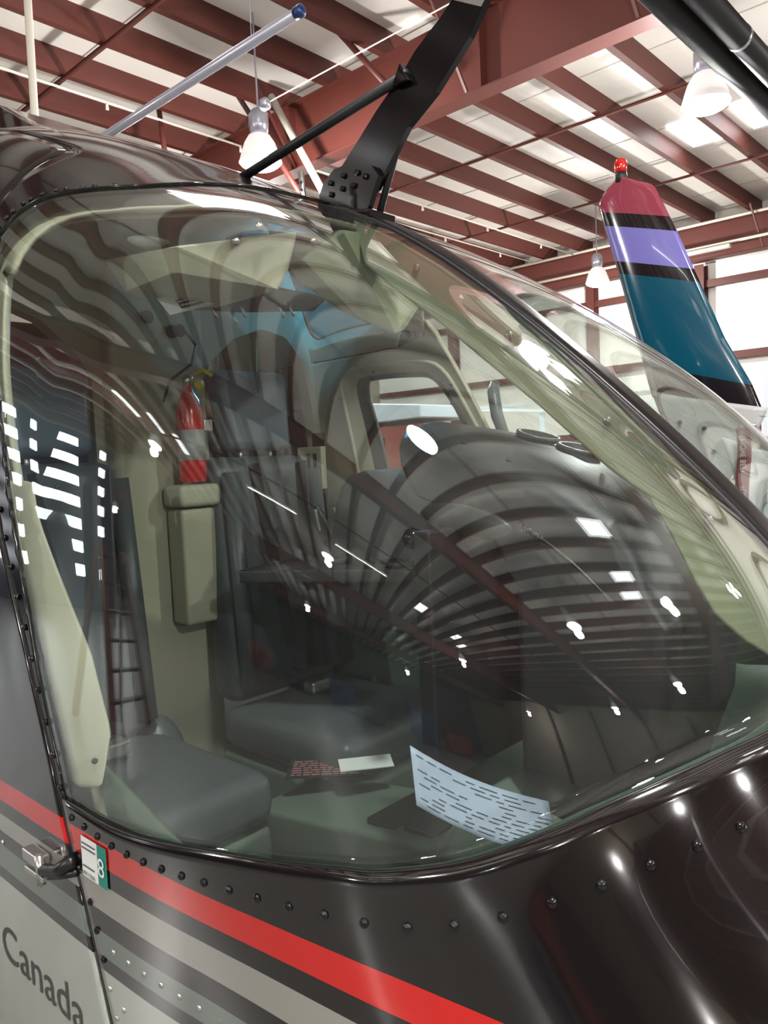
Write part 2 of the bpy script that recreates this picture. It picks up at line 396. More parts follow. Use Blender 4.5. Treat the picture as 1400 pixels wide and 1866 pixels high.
# far wall girts and columns
t = None
for z, lab in ((3.60, 'red oxide wall girt across the far wall, level with the middle of the fin'), (5.16, 'red oxide wall girt high on the far wall below the end rafter'), (2.05, 'lowest red oxide wall girt on the far wall, beside the tail fin root')):
    g = MB(); g.box((XW1-0.12, -2.0, z), (0.2, 35.6, 0.012)); g.box((XW1-0.215, -2.0, z-0.07), (0.01, 35.6, 0.15))
    tag(g.build('wall_girt', M['steel_brown']), lab, 'wall beam')
for y, lab in ((8.85, 'red oxide wall column seen through the port windshield'), (6.3, 'red oxide wall column behind the tail fin'), (1.0, 'red oxide wall column right of the tail fin'), (13.0, 'red oxide wall column at the left of the far wall')):
    t = thing('wall_column', lab, 'column', (XW1-.15, y, 0))
    MB().box((XW1-0.06, y, 2.75), (0.012, 0.2, 5.5)).build('flange', M['steel_brown'], t)
    MB().box((XW1-0.30, y, 2.75), (0.012, 0.2, 5.5)).build('flange', M['steel_brown'], t)
    MB().box((XW1-0.18, y, 2.75), (0.23, 0.01, 5.5)).build('web', M['steel_brown'], t)
# conduits along the end rafter
for x, z, lab in ((16.55, 6.2, 'upper white conduit running along the end rafter'), (16.55, 5.72, 'lower white conduit running along the end rafter')):
    b = MB(); b.tube([(x, -8, z), (x, 15, z)], 0.03); tag(b.build('conduit_pipe', M['pipe_white'], smooth=True), lab, 'pipe')
# white strip light on the end rafter
t = thing('strip_light', 'white strip light fixed to the end rafter right of the tail fin', 'light', (16.45, 6.2, 5.62))
MB().box((16.45, 6.2, 5.62), (0.12, 1.5, 0.07)).build('housing', M['pipe_white'], t, bevel=0.01)
# white sprinkler pipes parallel to the purlins
for y, z, lab in ((8.9, 6.15, 'thin white sprinkler pipe along the purlins, upper left'), (11.6, 6.15, 'thin white sprinkler pipe along the purlins nearest the left wall'), (9.95, 6.18, 'thin white sprinkler pipe low behind the helicopter roof')):
    b = MB(); b.tube([(XW0+.3, y, z), (16.4, y, z)], 0.015)
    for k in range(14): b.tube([(-11+2*k, y, z), (-11+2*k, y, z-0.09)], [0.016, 0.022], 8)
    tag(b.build('sprinkler_pipe', M['pipe_white'], smooth=True), lab, 'pipe')
b = MB(); b.tube([(5.22, 15.5, 5.30), (5.22, 6.15, 5.30)], 0.004); 
b = MB(); b.tube([(5.22, 6.15, 5.30), (5.22, -19.8, 5.30)], 0.006)
t = tag(b.build('thin_rod', M['pipe_white'], smooth=True), 'thin pale rod running to the rafter behind the cutter blade', 'rod')
b = MB(); b.lathe([(0.03, -0.05), (0.06, -0.02), (0.06, 0.04), (0.02, 0.07)], (5.22, 6.2, 5.30), (0, 1, 0), 14)
b.build('end_fitting', M['galv'], t, smooth=True)
b = MB(); b.tube([(3.2, 3.43, 4.31), (3.2, 8.6, 4.31)], 0.032, 14)
t = tag(b.build('hanging_tube', M['galv'], smooth=True), 'silver grey tube slanting above the black roof on the left', 'tube')
MB().lathe([(0.036, -0.05), (0.036, 0.0), (0.02, 0.01)], (3.2, 3.43, 4.31), (0, -1, 0), 14).build('end_cap', M['tool_blue'], t, smooth=True)
for x, y in ((3.2, 3.9), (3.2, 8.2)):
    MB().tube([(x, y, 4.33), (x, y, PB)], 0.003, 6).build('hanger_wire', M['galv'], t)
b = MB(); b.tube([(3.0, 6.45, CEIL-.02), (3.0, 6.56, 3.2)], 0.032, 14); b.tube([(3.0, 6.56, 3.2), (3.0, 6.56, 0.0)], 0.032, 14)
tag(b.build('vertical_pipe', M['pipe_white'], smooth=True), 'cream vertical pipe rising at the far left above the roof', 'pipe')
b = MB(); b.tube([(6.6, 7.72, PB+.0), (6.6, 6.86, 4.9)], 0.045, 12)
t = tag(b.build('pale_brace_pipe', M['pipe_white'], smooth=True), 'pale slanting pipe crossing the deep rafter left of the cutter', 'pipe')
# brown pipe braces
for a, c, lab in (((6.5, 8.35, CEIL+.01), (6.6, 7.1, 4.75), 'brown slanting brace left of the bright lamp above the cutter strut'), ((6.4, 6.4, CEIL+.01), (6.6, 5.55, 5.5), 'brown slanting brace crossing the rafter left of the cutter top'), ((5.9, 9.2, CEIL+.01), (5.8, 8.9, 5.4), 'short brown hanger between the purlins above the black roof')):
    tag(MB().tube([a, c], 0.035, 10).build('brown_brace', M['steel_brown'], smooth=True), lab, 'brace')
# twin black radiant heater tubes
t = thing('radiant_heater', 'pair of long black heater tubes hung under the roof at upper right', 'heater', (9, 2.3, 5.0))
for y in (2.43, 2.20):
    MB().tube([(3.5, y, 5.0), (16.0, y, 5.0)], 0.10, 18).build('heater_tube', M['matt_black'], t, smooth=True)
for x in (6.9, 9.9, 12.9):
    MB().tube([(x, 2.20, 5.0)]+[(x+0.012*k, 2.20, 5.0) for k in (1, 2, 3)], 0.105, 16).build('clamp', M['chrome'], t, smooth=True)
    MB().tube([(x, 2.3, 5.12), (x+.05, 2.35, 5.7), (x, 2.3, CEIL)], 0.008, 6).build('hanger_chain', M['galv'], t)

# ------------------------------------------------------------------ high bay lamps
def highbay(loc, label):
    x, y, z = loc
    t = thing('high_bay_lamp', label, 'lamp', loc)
    MB().lathe([(0.07, 0.30), (0.10, 0.32), (0.11, 0.40), (0.11, 0.50), (0.07, 0.56), (0.03, 0.58)], loc, seg=24).build('ballast_housing', M['galv'], t, smooth=True)
    b = MB(); prof = [(0.06, 0.31), (0.12, 0.28), (0.17, 0.20), (0.205, 0.10), (0.235, 0.0)]
    vs = []; n = len(prof); seg = 32
    for rr, h in prof:
        for k in range(seg): a = 2*pi*k/seg; vs.append((x+rr*cos(a), y+rr*sin(a), z+h))
    b.add(vs, [(i*seg+k, i*seg+(k+1) % seg, (i+1)*seg+(k+1) % seg, (i+1)*seg+k) for i in range(n-1) for k in range(seg)])
    b.build('reflector', M['reflector'], t, smooth=True, solid=0.004)
    MB().lathe([(0.0, -0.085), (0.09, -0.078), (0.17, -0.05), (0.215, -0.02), (0.228, 0.0), (0.2, 0.01), (0, 0.012)], loc, seg=32).build('lens', M['lens'], t, smooth=True)
    MB().tube([(x, y, z+0.57), (x, y, CEIL)], 0.01, 8).build('hook_rod', M['galv'], t)
    ld = D.lights.new('bulb', 'POINT'); ld.energy = LAMP_POWER; ld.color = (1.0, 0.965, 0.935); ld.shadow_soft_size = 0.12
    lo = D.objects.new('bulb', ld); COL.objects.link(lo); lo.parent = t; lo.location = (0, 0, -0.22)
    return t
lab = ['bright high bay lamp left of the cutter, just above the black strut end', 'high bay lamp hanging under the twin black heater tubes at upper right',
       'distant high bay lamp left of the tail fin over the far windshield', 'high bay lamp mirrored beside the fire extinguisher',
       'high bay lamp straight above the camera, mirrored at the instrument cowl top', 'high bay lamp mirrored below the far seat',
       'farthest high bay lamp, mirrored left of the column', 'high bay lamp mirrored in the lower middle of the windshield', 'high bay lamp mirrored near the right edge of the windshield',
       'high bay lamp mirrored right of the handset', 'high bay lamp mirrored above the printed sheet', 'small high bay lamp mirrored left above the printed sheet',
       'high bay lamp mirrored low at the right of the windshield', 'high bay lamp mirrored low right of the printed sheet', 'smallest high bay lamp mirrored just right of the sheet top',
       'high bay lamp beyond the rafter, hidden behind the roof', 'high bay lamp right of the heater tubes, outside the frame']
l0 = highbay(HIGHBAYS[0], lab[0])
for i in range(1, len(HIGHBAYS)): copy_tree(l0, HIGHBAYS[i], lab[i])

# ------------------------------------------------------------------ helicopter body surface
CX = 1.065
class Hull:
    w0, a, b, y0, zc0, zc1, n0, n1, b0, b1 = 0.6419, 3.3786, 1.2002, -0.0152, 0.8257, 0.9474, 2.2525, 2.6819, 0.224, 0.073
    XS = [-0.01523, 0.06732, 0.2024, 0.36, 0.56, 0.808, 1.006, 1.15, 1.3, 1.5, 1.8, 2.2, 3.2]
    ZS = [0.82568, 1.09451, 1.42214, 1.634, 1.828, 2.031, 2.15, 2.215, 2.29, 2.39, 2.5, 2.56, 2.6]
    MS = [0.0, -8.7338, -8.7766, -1.0725, -0.4783, -1.0712, -1.1673, 0.7834, -0.0057, -0.5675, -0.7711, -0.1256, 0.0]
    def zc(s, Y): return s.zc0+(s.zc1-s.zc0)*min(max(Y/1.1, 0), 1)
    def ztop(s, Y):
        x = min(max(Y, s.XS[0]), s.XS[-1]-1e-9); i = max(k for k in range(len(s.XS)-1) if s.XS[k] <= x)
        h = s.XS[i+1]-s.XS[i]; a = (s.XS[i+1]-x)/h; b = (x-s.XS[i])/h
        return a*s.ZS[i]+b*s.ZS[i+1]+((a**3-a)*s.MS[i]+(b**3-b)*s.MS[i+1])*h*h/6
    def wid(s, Y): return s.w0*max(0, 1-(max(0, 1.1-Y)/(1.1-s.y0))**s.a)**(1/s.b)
    def nbv(s, Y):
        k = min(max((Y-.3)/.75, 0), 1); k = k*k*(3-2*k); return s.n0+(s.n1-s.n0)*k, s.b0+(s.b1-s.b0)*k
    def zbot(s, Y): return s.zc(Y)-.55*max(0, 1-(max(0, 1.1-Y)/(1.1-s.y0))**2.4)**.5
    def P(s, Y, th, side=-1, inset=0.0):      # th in degrees
        th = radians(th); c, q = cos(th), sin(th); N, B = s.nbv(Y); k = 1+(B*sin(2*th)**2 if q >= 0 else 0)
        x = k*s.wid(Y)*abs(c)**(2/N); a = k*abs(q)**(2/N); zc = s.zc(Y)
        z = zc+(s.ztop(Y)-zc)*a if q >= 0 else zc-(zc-s.zbot(Y))*a
        if inset:
            d = Vector((x, 0, z-1.25)); L = d.length
            if L > 1e-6: d = d*(1-inset/L); x = max(d.x, 0); z = d.z+1.25
        return Vector((CX+side*x, Y, z))
    def inside(s, p):
        Y = p[1]
        if Y <= s.y0+1e-4: return -1
        zc = s.zc(Y); h = (s.ztop(Y)-zc) if p[2] > zc else zc-s.zbot(Y); w = s.wid(Y)
        if w < 1e-4 or h < 1e-4: return -1
        N, B = s.nbv(Y); u, v = abs(p[0]-CX)/w, abs(p[2]-zc)/h; t = atan2(v**(N/2), u**(N/2))
        return 1+(B*sin(2*t)**2 if p[2] > zc else 0)-(u**N+v**N)**(1/N)
    def normal(s, p):
        e = 1e-3; g = []
        for i in range(3):
            a = list(p); b = list(p); a[i] += e; b[i] -= e; g.append(-(s.inside(a)-s.inside(b)))
        return Vector(g).normalized()
    def th_at_z(s, Y, z):
        lo, hi = -80.0, 89.0
        for _ in range(30):
            m = (lo+hi)/2
            if s.P(Y, m).z < z: lo = m
            else: hi = m
        return (lo+hi)/2
H = Hull()
def lerp_pts(pts, u):       # u in 0..1 by index along a polyline of tuples (chord-length in list index)
    L = [0]
    for i in range(1, len(pts)): L.append(L[-1]+math.dist(pts[i], pts[i-1]))
    t = u*L[-1]
    for i in range(1, len(pts)):
        if t <= L[i]+1e-9:
            k = (t-L[i-1])/max(L[i]-L[i-1], 1e-9); return tuple(a+(b-a)*k for a, b in zip(pts[i-1], pts[i]))
    return pts[-1]
def smooth_poly(pts, n=80):
    """Catmull-Rom through points, resampled"""
    out = []; P = [pts[0]]+list(pts)+[pts[-1]]
    for i in range(1, len(P)-2):
        for k in range(8):
            t = k/8
            out.append(tuple(0.5*((2*b)+(-a+c)*t+(2*a-5*b+4*c-d)*t*t+(-a+3*b-3*c+d)*t**3) for a, b, c, d in zip(P[i-1], P[i], P[i+1], P[i+2])))
    out.append(tuple(pts[-1])); return out
# windshield boundary in (Y, theta/60) so both numbers are comparable
K = 60.0
EB = smooth_poly([(.987, 10.5/K), (.867, 12/K), (.752, 14.7/K), (.599, 19.6/K), (.511, 22.8/K), (.469, 24.4/K), (.401, 27.9/K), (.343, 32.2/K), (.309, 35.5/K), (.277, 39.2/K), (.247, 43.9/K), (.220, 50.3/K), (.206, 58/K), (.199, 68/K), (.196, 78/K), (.196, 88/K)])
ET = smooth_poly([(1.336, 46.3/K), (1.314, 50.1/K), (1.269, 53.9/K), (1.195, 57.7/K), (1.105, 62.5/K), (1.05, 69.0/K), (1.035, 78.1/K), (1.04, 88/K)])
EL = smooth_poly([(.987, 10.5/K), (.996, 11/K), (1.025, 13.9/K), (1.059, 17.8/K), (1.106, 23.3/K), (1.225, 35/K), (1.336, 46.3/K)])
ER = [(.196, 88/K), (.4, 88/K), (.7, 88/K), (1.04, 88/K)]
def coons(u, v):
    b = lerp_pts(EB, u); t = lerp_pts(ET, u); l = lerp_pts(EL, v); r = lerp_pts(ER, v)
    return tuple((1-v)*b[i]+v*t[i]+(1-u)*l[i]+u*r[i]-((1-u)*(1-v)*EB[0][i]+u*(1-v)*EB[-1][i]+(1-u)*v*ET[0][i]+u*v*ET[-1][i]) for i in (0, 1))

HB = (CX, 1.5, 0.0)
heli = thing('helicopter', 'black helicopter with red and grey stripes and a big bulging windshield, nose towards the right', 'helicopter', HB)
for side, nm, lb in ((-1, 'windshield', 'near windshield panel'), (1, 'windshield', 'far windshield panel beyond the black centre post')):
    o = MB().grid(lambda u, v: H.P(coons(u, v)[0], coons(u, v)[1]*K, side), 90, 70).build('windshield', M['windshield'], heli, smooth=True, solid=0.004)
    o['label'] = lb
# ---- nose skin in (azimuth, elevation) about O
O = Vector((CX, 1.0, 1.0))
def azel(p):
    d = Vector(p)-O; d.x = abs(d.x); return (atan2(d.x, -d.y), atan2(d.z, math.hypot(d.x, d.y)))
def cast(az, el, side, flare=True):
    d = Vector((side*sin(az)*cos(el), -cos(az)*cos(el), sin(el))); lo, hi = 0.05, 1.4
    for _ in range(30):
        m = (lo+hi)/2
        if H.inside(O+d*m) > 0: lo = m
        else: hi = m
    return O+d*lo
SEAM = [(.77, .55), (.894, 1.011), (.949, 1.167), (.984, 1.243), (1.007, 1.311), (1.076, 1.463), (1.165, 1.626), (1.28, 1.9), (1.36, 2.09)]
def seam_y(z):
    for i in range(len(SEAM)-1):
        if z <= SEAM[i+1][1] or i == len(SEAM)-2:
            (y0, z0), (y1, z1) = SEAM[i], SEAM[i+1]; return y0+(y1-y0)*(z-z0)/(z1-z0)
def seam_pt(z, side=-1, off=0.0, inset=0.0):
    Y = seam_y(z)+off; return H.P(Y, H.th_at_z(Y, z), side, inset)
top_ae = [azel(H.P(y, t*K, -1)) for y, t in EB]; top_ae[-1] = (0.0, top_ae[-1][1])
zl = [1.275-0.72*k/20 for k in range(21)]
left_ae = [azel(seam_pt(z, -1, -0.007)) for z in zl]
top_ae[0] = left_ae[0]
bl = left_ae[-1]
bot_ae = [(bl[0]*(1-k/20), bl[1]+(radians(-38)-bl[1])*(k/20)) for k in range(21)]
right_ae = [(0.0, top_ae[-1][1]+(bot_ae[-1][1]-top_ae[-1][1])*k/20) for k in range(21)]
def nose_pt(u, v, side):
    t = lerp_pts(top_ae, u); b = lerp_pts(bot_ae, u); l = lerp_pts(left_ae, v); r = lerp_pts(right_ae, v)
    az, el = [(1-v)*t[i]+v*b[i]+(1-u)*l[i]+u*r[i]-((1-u)*(1-v)*top_ae[0][i]+u*(1-v)*top_ae[-1][i]+(1-u)*v*bot_ae[0][i]+u*v*bot_ae[-1][i]) for i in (0, 1)]
    p = cast(az, el, side)
    # the cowling swells outwards below the glass towards the nose
    k = min(max((radians(66)-abs(az))/radians(40), 0), 1); k = k*k*(3-2*k)
    dep = min(math.dist(t, (az, el))*0.8, .5); dep = dep*dep/(dep+0.09)
    n = Vector((side*sin(az), -cos(az), 0))
    p = p+n*FLARE*k*dep+H.normal(p)*0.0015
    return p
FLARE = 0.62
for side in (-1, 1):
    o = MB().grid(lambda u, v: nose_pt(u, v, side), 100, 60).build('nose_cowling', M['nose_paint'], heli, smooth=True, solid=0.001)
for side in (-1, 1):
    MB().grid(lambda u, v: O+(nose_pt(u, v, side)-O)*0.965, 50, 30).build('nose_liner', M['floor_cabin'], heli, smooth=True)
# ---- ring panels in (Y, theta)
def ray_poly(poly, c, ang):
    d = (cos(ang), sin(ang)); best = None; n = len(poly)
    for i in range(n):
        a = poly[i]; b = poly[(i+1) % n]; ex, ey = b[0]-a[0], b[1]-a[1]
        den = d[0]*ey-d[1]*ex
        if abs(den) < 1e-12: continue
        wx, wy = a[0]-c[0], a[1]-c[1]
        t = (wx*ey-wy*ex)/den; s = (wx*d[1]-wy*d[0])/den
        if t > 0 and -1e-9 <= s <= 1+1e-9 and (best is None or t > best): best = t
    return (c[0]+d[0]*best, c[1]+d[1]*best)
def ring_mesh(outer, inner, fn, n=150, steps=12):
    c = (sum(p[0] for p in inner)/len(inner), sum(p[1] for p in inner)/len(inner)); b = MB(); vs = []
    angs = sorted(set([2*pi*k/n for k in range(n)]+[atan2(p[1]-c[1], p[0]-c[0]) % (2*pi) for p in outer if True]))
    n = len(angs)
    for j in range(steps+1):
        t = j/steps
        for a in angs:
            o = ray_poly(outer, c, a); i = ray_poly(inner, c, a)
            vs.append(fn(i[0]+(o[0]-i[0])*t, i[1]+(o[1]-i[1])*t))
    b.add(vs, [(j*n+k, j*n+(k+1) % n, (j+1)*n+(k+1) % n, (j+1)*n+k) for j in range(steps) for k in range(n)])
    return b
def disc_mesh(inner, fn, n=80, steps=8):
    c = (sum(p[0] for p in inner)/len(inner), sum(p[1] for p in inner)/len(inner)); vs = [fn(*c)]
    for j in range(1, steps+1):
        for k in range(n):
            p = ray_poly(inner, c, 2*pi*k/n+1e-4); vs.append(fn(c[0]+(p[0]-c[0])*j/steps, c[1]+(p[1]-c[1])*j/steps))
    b = MB(); fs = [(0, 1+k, 1+(k+1) % n) for k in range(n)]
    fs += [(1+(j-1)*n+k, 1+j*n+k, 1+j*n+(k+1) % n, 1+(j-1)*n+(k+1) % n) for j in range(1, steps) for k in range(n)]
    return b.add(vs, fs)
def loop_pts(inner, fn, n=90):
    c = (sum(p[0] for p in inner)/len(inner), sum(p[1] for p in inner)/len(inner))
    return [fn(*ray_poly(inner, c, 2*pi*k/n+1e-4)) for k in range(n)]
def tube_loop(pts, r, seg=8):
    n = len(pts); P = [Vector(p) for p in pts]; vs = []
    for i in range(n):
        d = (P[(i+1) % n]-P[i-1]).normalized(); x = d.cross(Vector((0.3, 0.2, 1))).normalized(); y = d.cross(x)
        vs += [P[i]+(x*cos(2*pi*k/seg)+y*sin(2*pi*k/seg))*r for k in range(seg)]
    return MB().add(vs, [(i*seg+k, i*seg+(k+1) % seg, ((i+1) % n)*seg+(k+1) % seg, ((i+1) % n)*seg+k) for i in range(n) for k in range(seg)])
def round_poly(pts, r=0.25, m=5):
    out = []; n = len(pts)
    for i in range(n):
        a, b, c = pts[i-1], pts[i], pts[(i+1) % n]
        p = tuple(b[k]+(a[k]-b[k])*r for k in (0, 1)); q = tuple(b[k]+(c[k]-b[k])*r for k in (0, 1))
        for j in range(m+1):
            t = j/m; out.append(tuple((1-t)**2*p[k]+2*t*(1-t)*b[k]+t*t*q[k] for k in (0, 1)))
    return out
SC60 = 1/K
def yz_loop(pts): return [(y, H.th_at_z(y, z)*SC60) for y, z in pts]
def Pf(side, inset=0.0): return lambda a, b: H.P(a, b*K, side, inset)
THR = 46.0
def tz(y, z=2.035): return H.th_at_z(y, z)/K
TOPL = [(1.345, 46.2/K)]+[(y, tz(y)) for y in (1.40, 1.5, 1.6, 1.7, 1.8, 2.0, 2.4, 3.1)]
roof_outer = list(ET)+[(1.04, 90/K), (3.1, 90/K)]+TOPL[::-1]
roof_win = round_poly([(1.40, tz(1.40, 2.072)), (1.375, 64/K), (1.80, 64/K), (1.80, tz(1.80, 2.066))], 0.14)
win_yz = round_poly([(1.60, 1.935), (1.31, 1.92), (1.05, 1.45), (1.50, 1.42)], 0.13)
win_in = yz_loop(win_yz)
frame_yz = round_poly([(1.67, 2.00), (1.25, 1.985), (0.99, 1.40), (1.58, 1.36)], 0.12)
frame_in = yz_loop(frame_yz)
seam_poly = [(seam_y(z)+0.007, z) for z in [.55+.05*k for k in range(30)]]
seam_th = [(y, min(H.th_at_z(y, z), THR)/K) for y, z in seam_poly]
door_outer = [(seam_th[0][0], -70/K)]+[q for q in seam_th if q[0] < 1.35]+[q for q in TOPL if q[0] <= 2.0]+[(2.0, -70/K)]
swin_yz = round_poly([(1.72, 1.97), (1.40, 1.96), (1.17, 1.42), (1.72, 1.38)], 0.14)
swin = yz_loop(swin_yz)
for side in (-1, 1):
    ring_mesh(roof_outer, roof_win, Pf(side)).build('roof_skin', M['black'], heli, smooth=True, solid=0.003)
    rw = disc_mesh(roof_win, Pf(side, 0.0)).build('roof_window' if side > 0 else 'roof_infill', M['blue_glass'] if side > 0 else M['black'], heli, smooth=True, solid=0.003)  # near side has no opening: plain black roof skin fills it
    wl = swin if side < 0 else win_in
    dr = ring_mesh(door_outer, wl, Pf(side, -0.001)).build('cabin_door', M['door_paint'], heli, smooth=True, solid=0.003)
    wn = disc_mesh(wl, Pf(side, 0.004)).build('door_window', M['clear'], dr, smooth=True, solid=0.003)
    tube_loop(loop_pts(wl, Pf(side)), 0.008).build('window_seal', M['rubber'], dr, smooth=True)
    MB().grid(lambda u, v: H.P(2.0+1.1*u, -70+(K*tz(2.0+1.1*u)+70)*v, side), 16, 40).build('rear_fuselage_skin', M['door_paint'], heli, smooth=True, solid=0.003)
    MB().grid(lambda u, v: H.P(0.83+2.2*u, -70-20*v, side), 16, 10).build('belly_skin', M['skin_white'], heli, smooth=True, solid=0.003)
    # strip of frame between glass edge and door seam
    def strip(u, v):
        z = 1.275+(2.085-1.275)*v; ys = seam_y(z)-0.006
        yl = None
        th = H.th_at_z(ys, z); 
        # glass edge at the same height
        best = min(EL, key=lambda q: abs(H.P(q[0], q[1]*K).z-z)); yl = best[0]-0.004
        yl = min(yl, ys-0.012)
        Y = yl+(ys-yl)*u; return H.P(Y, H.th_at_z(Y, z), side)+H.normal(H.P(Y, H.th_at_z(Y, z), side))*0.0015
    MB().grid(strip, 6, 60).build('post_strip', M['black'], heli, smooth=True, solid=0.0015)
    MB().tube([seam_pt(.57+1.52*k/40, side, 0.0, 0.008) for k in range(41)], 0.009, 8).build('door_seal', M['rubber'], heli, smooth=True)
# thin edge sealant along the glass bottom
for side in (-1, 1):
    MB().tube([H.P(y, t*K, side)+H.normal(H.P(y, t*K, side))*0.0005 for y, t in EB[::2]], 0.0014, 6).build('glass_edge_seal', M['rubber'], heli, smooth=True)
    MB().tube([H.P(y, t*K, side)+H.normal(H.P(y, t*K, side))*0.002 for y, t in ET[::2]], 0.0022, 8).build('roof_edge_strip', M['black'], heli, smooth=True)
    MB().tube([H.P(y, t*K, side)+H.normal(H.P(y, t*K, side))*0.0005 for y, t in EL[::2]], 0.0016, 8).build('side_edge_seal', M['rubber'], heli, smooth=True)
# ---- centre post: outer black strip and inner pale fairing
post_Y = [0.196+0.845*k/48 for k in range(49)]
def post_strip(u, v):
    Y = 0.196+0.845*u; x = (v-0.5)*0.062; z = H.ztop(Y); n = H.normal((CX, Y, z-0.002)); n.x = 0
    h = 0.005*(1-abs(2*v-1)**4)+0.002
    return Vector((CX+x, Y, z))+n.normalized()*h
o = MB().grid(post_strip, 60, 9).build('centre_post', M['post_black'], heli, smooth=True, solid=0.006)
for s in (-1, 1):
    MB().tube([Vector((CX+s*0.033, Y, H.ztop(Y)-0.0005)) for Y in post_Y], 0.0035, 6).build('post_sealant', M['matt_black'], o, smooth=True)
inner = [(.27, 1.40), (.302, 1.425), (.335, 1.442), (.37, 1.471), (.398, 1.516), (.426, 1.574), (.456, 1.625), (.52, 1.672), (.626, 1.766), (.744, 1.863), (.809, 1.917), (.90, 1.985), (.98, 2.05)]
outer = [(Y, H.ztop(Y)-0.012) for Y in [.225, .28, .311, .36, .42, .5, .6, .7, .8, .9, 1.0]]
poly = outer+inner[::-1]
o = MB()
N_ = 40
def arc(pl, u): return lerp_pts(pl, u)
for xa in (1.035, 1.095):
    pass
vs = []; fs = []
for k in range(N_):
    a = arc(outer, k/(N_-1)); b2 = arc(inner, k/(N_-1))
    vs += [(1.03, a[0], a[1]), (1.10, a[0], a[1]), (1.035, b2[0], b2[1]), (1.095, b2[0], b2[1])]
for k in range(N_-1):
    i = 4*k; j = i+4; fs += [(i, j, j+2, i+2), (i+1, i+3, j+3, j+1), (i+2, j+2, j+3, i+3), (i, i+1, j+1, j)]
fs += [(0, 2, 3, 1), (4*N_-4, 4*N_-3, 4*N_-1, 4*N_-2)]
o.add(vs, fs)
pf = o.build('centre_post_fairing', M['greenish'], heli, smooth=False, bevel=0.006)
for Y in (.36, .50, .66, .84):
    z = H.ztop(Y)-0.035
    MB().lathe([(0.007, 0), (0.007, 0.003), (0.004, 0.005), (0, 0.005)], (1.031, Y+.012, z), (-1, 0, 0), 12).build('screw', M['chrome'], pf, smooth=True)
print('hull done')

# ------------------------------------------------------------------ cabin interior
for side in (-1, 1):
    ring_mesh(roof_outer, roof_win, Pf(side, 0.045)).build('headliner', M['cream'], heli, smooth=True, solid=0.004, flip=False)
    if side < 0: disc_mesh(roof_win, Pf(side, 0.045)).build('headliner_panel', M['cream'], heli, smooth=True, solid=0.004)
    # reveal between headliner and roof glass
    lo = loop_pts(roof_win, Pf(side, 0.045)); li = loop_pts(roof_win, Pf(side, 0.008)); n = len(lo)
    MB().add(lo+li, [(k, (k+1) % n, n+(k+1) % n, n+k) for k in range(n)]).build('roof_window_reveal', M['cream'], heli, smooth=True)
    fr = frame_in if side > 0 else yz_loop(round_poly([(1.79, 2.02), (1.34, 2.0), (1.10, 1.36), (1.79, 1.32)], 0.12))
    wl = win_in if side > 0 else swin
    zz = [1.2+.05*k for k in range(19)]
    sp = [(seam_y(z)-(0.10 if side > 0 else 0.012), z) for z in zz]
    lin_outer = [(.99, -60/K)]+[(y, min(H.th_at_z(y, z), 48.0)/K) for y, z in sp if y < 1.28]+[(1.24 if side > 0 else 1.345, 46.2/K)]+[q for q in TOPL if 1.345 < q[0] <= 1.80]+[(1.80, -60/K)]
    lin = ring_mesh(lin_outer, fr, Pf(side, 0.05)).build('side_trim_panel', M['cream'], heli, smooth=True, solid=0.012, solid_off=1)
    lo = loop_pts(fr, Pf(side, 0.052)); li = loop_pts(wl, Pf(side, 0.012)); n = len(lo)
    mid = [a*0.35+b*0.65 for a, b in zip(lo, li)]
    MB().add(lo+mid, [(k, (k+1) % n, n+(k+1) % n, n+k) for k in range(n)]).build('window_reveal', M['cream'], lin, smooth=True)
    MB().add(mid+li, [(k, (k+1) % n, n+(k+1) % n, n+k) for k in range(n)]).build('window_gasket', M['rubber'], lin, smooth=True)
    tube_loop([p for p in lo], 0.006).build('trim_bead', M['cream'], lin, smooth=True)
    for yz in ((1.66, 1.93), (1.22, 1.93), (1.12, 1.72), (1.50, 1.995)):
        th = H.th_at_z(yz[0], yz[1]); p = H.P(yz[0], th, side, 0.066); d = (p-H.P(yz[0], th, side, 0.0)).normalized()
        MB().lathe([(0.005, 0), (0.005, 0.003), (0, 0.004)], p, d, 10).build('screw', M['dark_plastic'], lin, smooth=True)
# near door post inner fairing (pale, rounded lower end)
def post_in(side):
    b = MB(); rows = []
    for k in range(34):
        z = 1.285+(1.70-1.285)*k/33; Y = seam_y(z)-0.02
        w = (0.05-.026*min(max((z-1.45)/.2, 0), 1))*min(1, (0.35+k/8.0)); a = H.P(Y, H.th_at_z(Y, z), side, 0.016)
        rows.append((a, Vector((a.x-side*w, a.y-0.035, a.z)), Vector((a.x-side*w, a.y+0.02, a.z)), Vector((a.x, a.y+0.02, a.z))))
    vs = [p for r in rows for p in r]; fs = []
    for k in range(33):
        for j in range(4): fs.append((4*k+j, 4*k+(j+1) % 4, 4*k+4+(j+1) % 4, 4*k+4+j))
    fs += [(0, 1, 2, 3), (132, 135, 134, 133)]
    o = b.add(vs, fs).build('door_post_fairing', M['cream'], heli, bevel=0.008)
    p = rows[3][1]
    MB().lathe([(0.004, 0), (0.004, 0.003), (0, 0.004)], p+Vector((side*0.02, 0.004, 0.0)), (0, -1, 0), 10).build('screw', M['dark_plastic'], o, smooth=True)
post_in(-1); post_in(1)
# front headliner frame below the roof edge
def hf(u, v):
    th = 44+46*u; y, t = min(ET, key=lambda q: abs(q[1]*K-th)); return H.P(y-0.05+0.11*v, th, sgn, 0.02+0.028*v)
for sgn in (-1, 1):
    MB().grid(hf, 40, 6).build('windshield_header_frame', M['cream'], heli, smooth=True, solid=0.006)
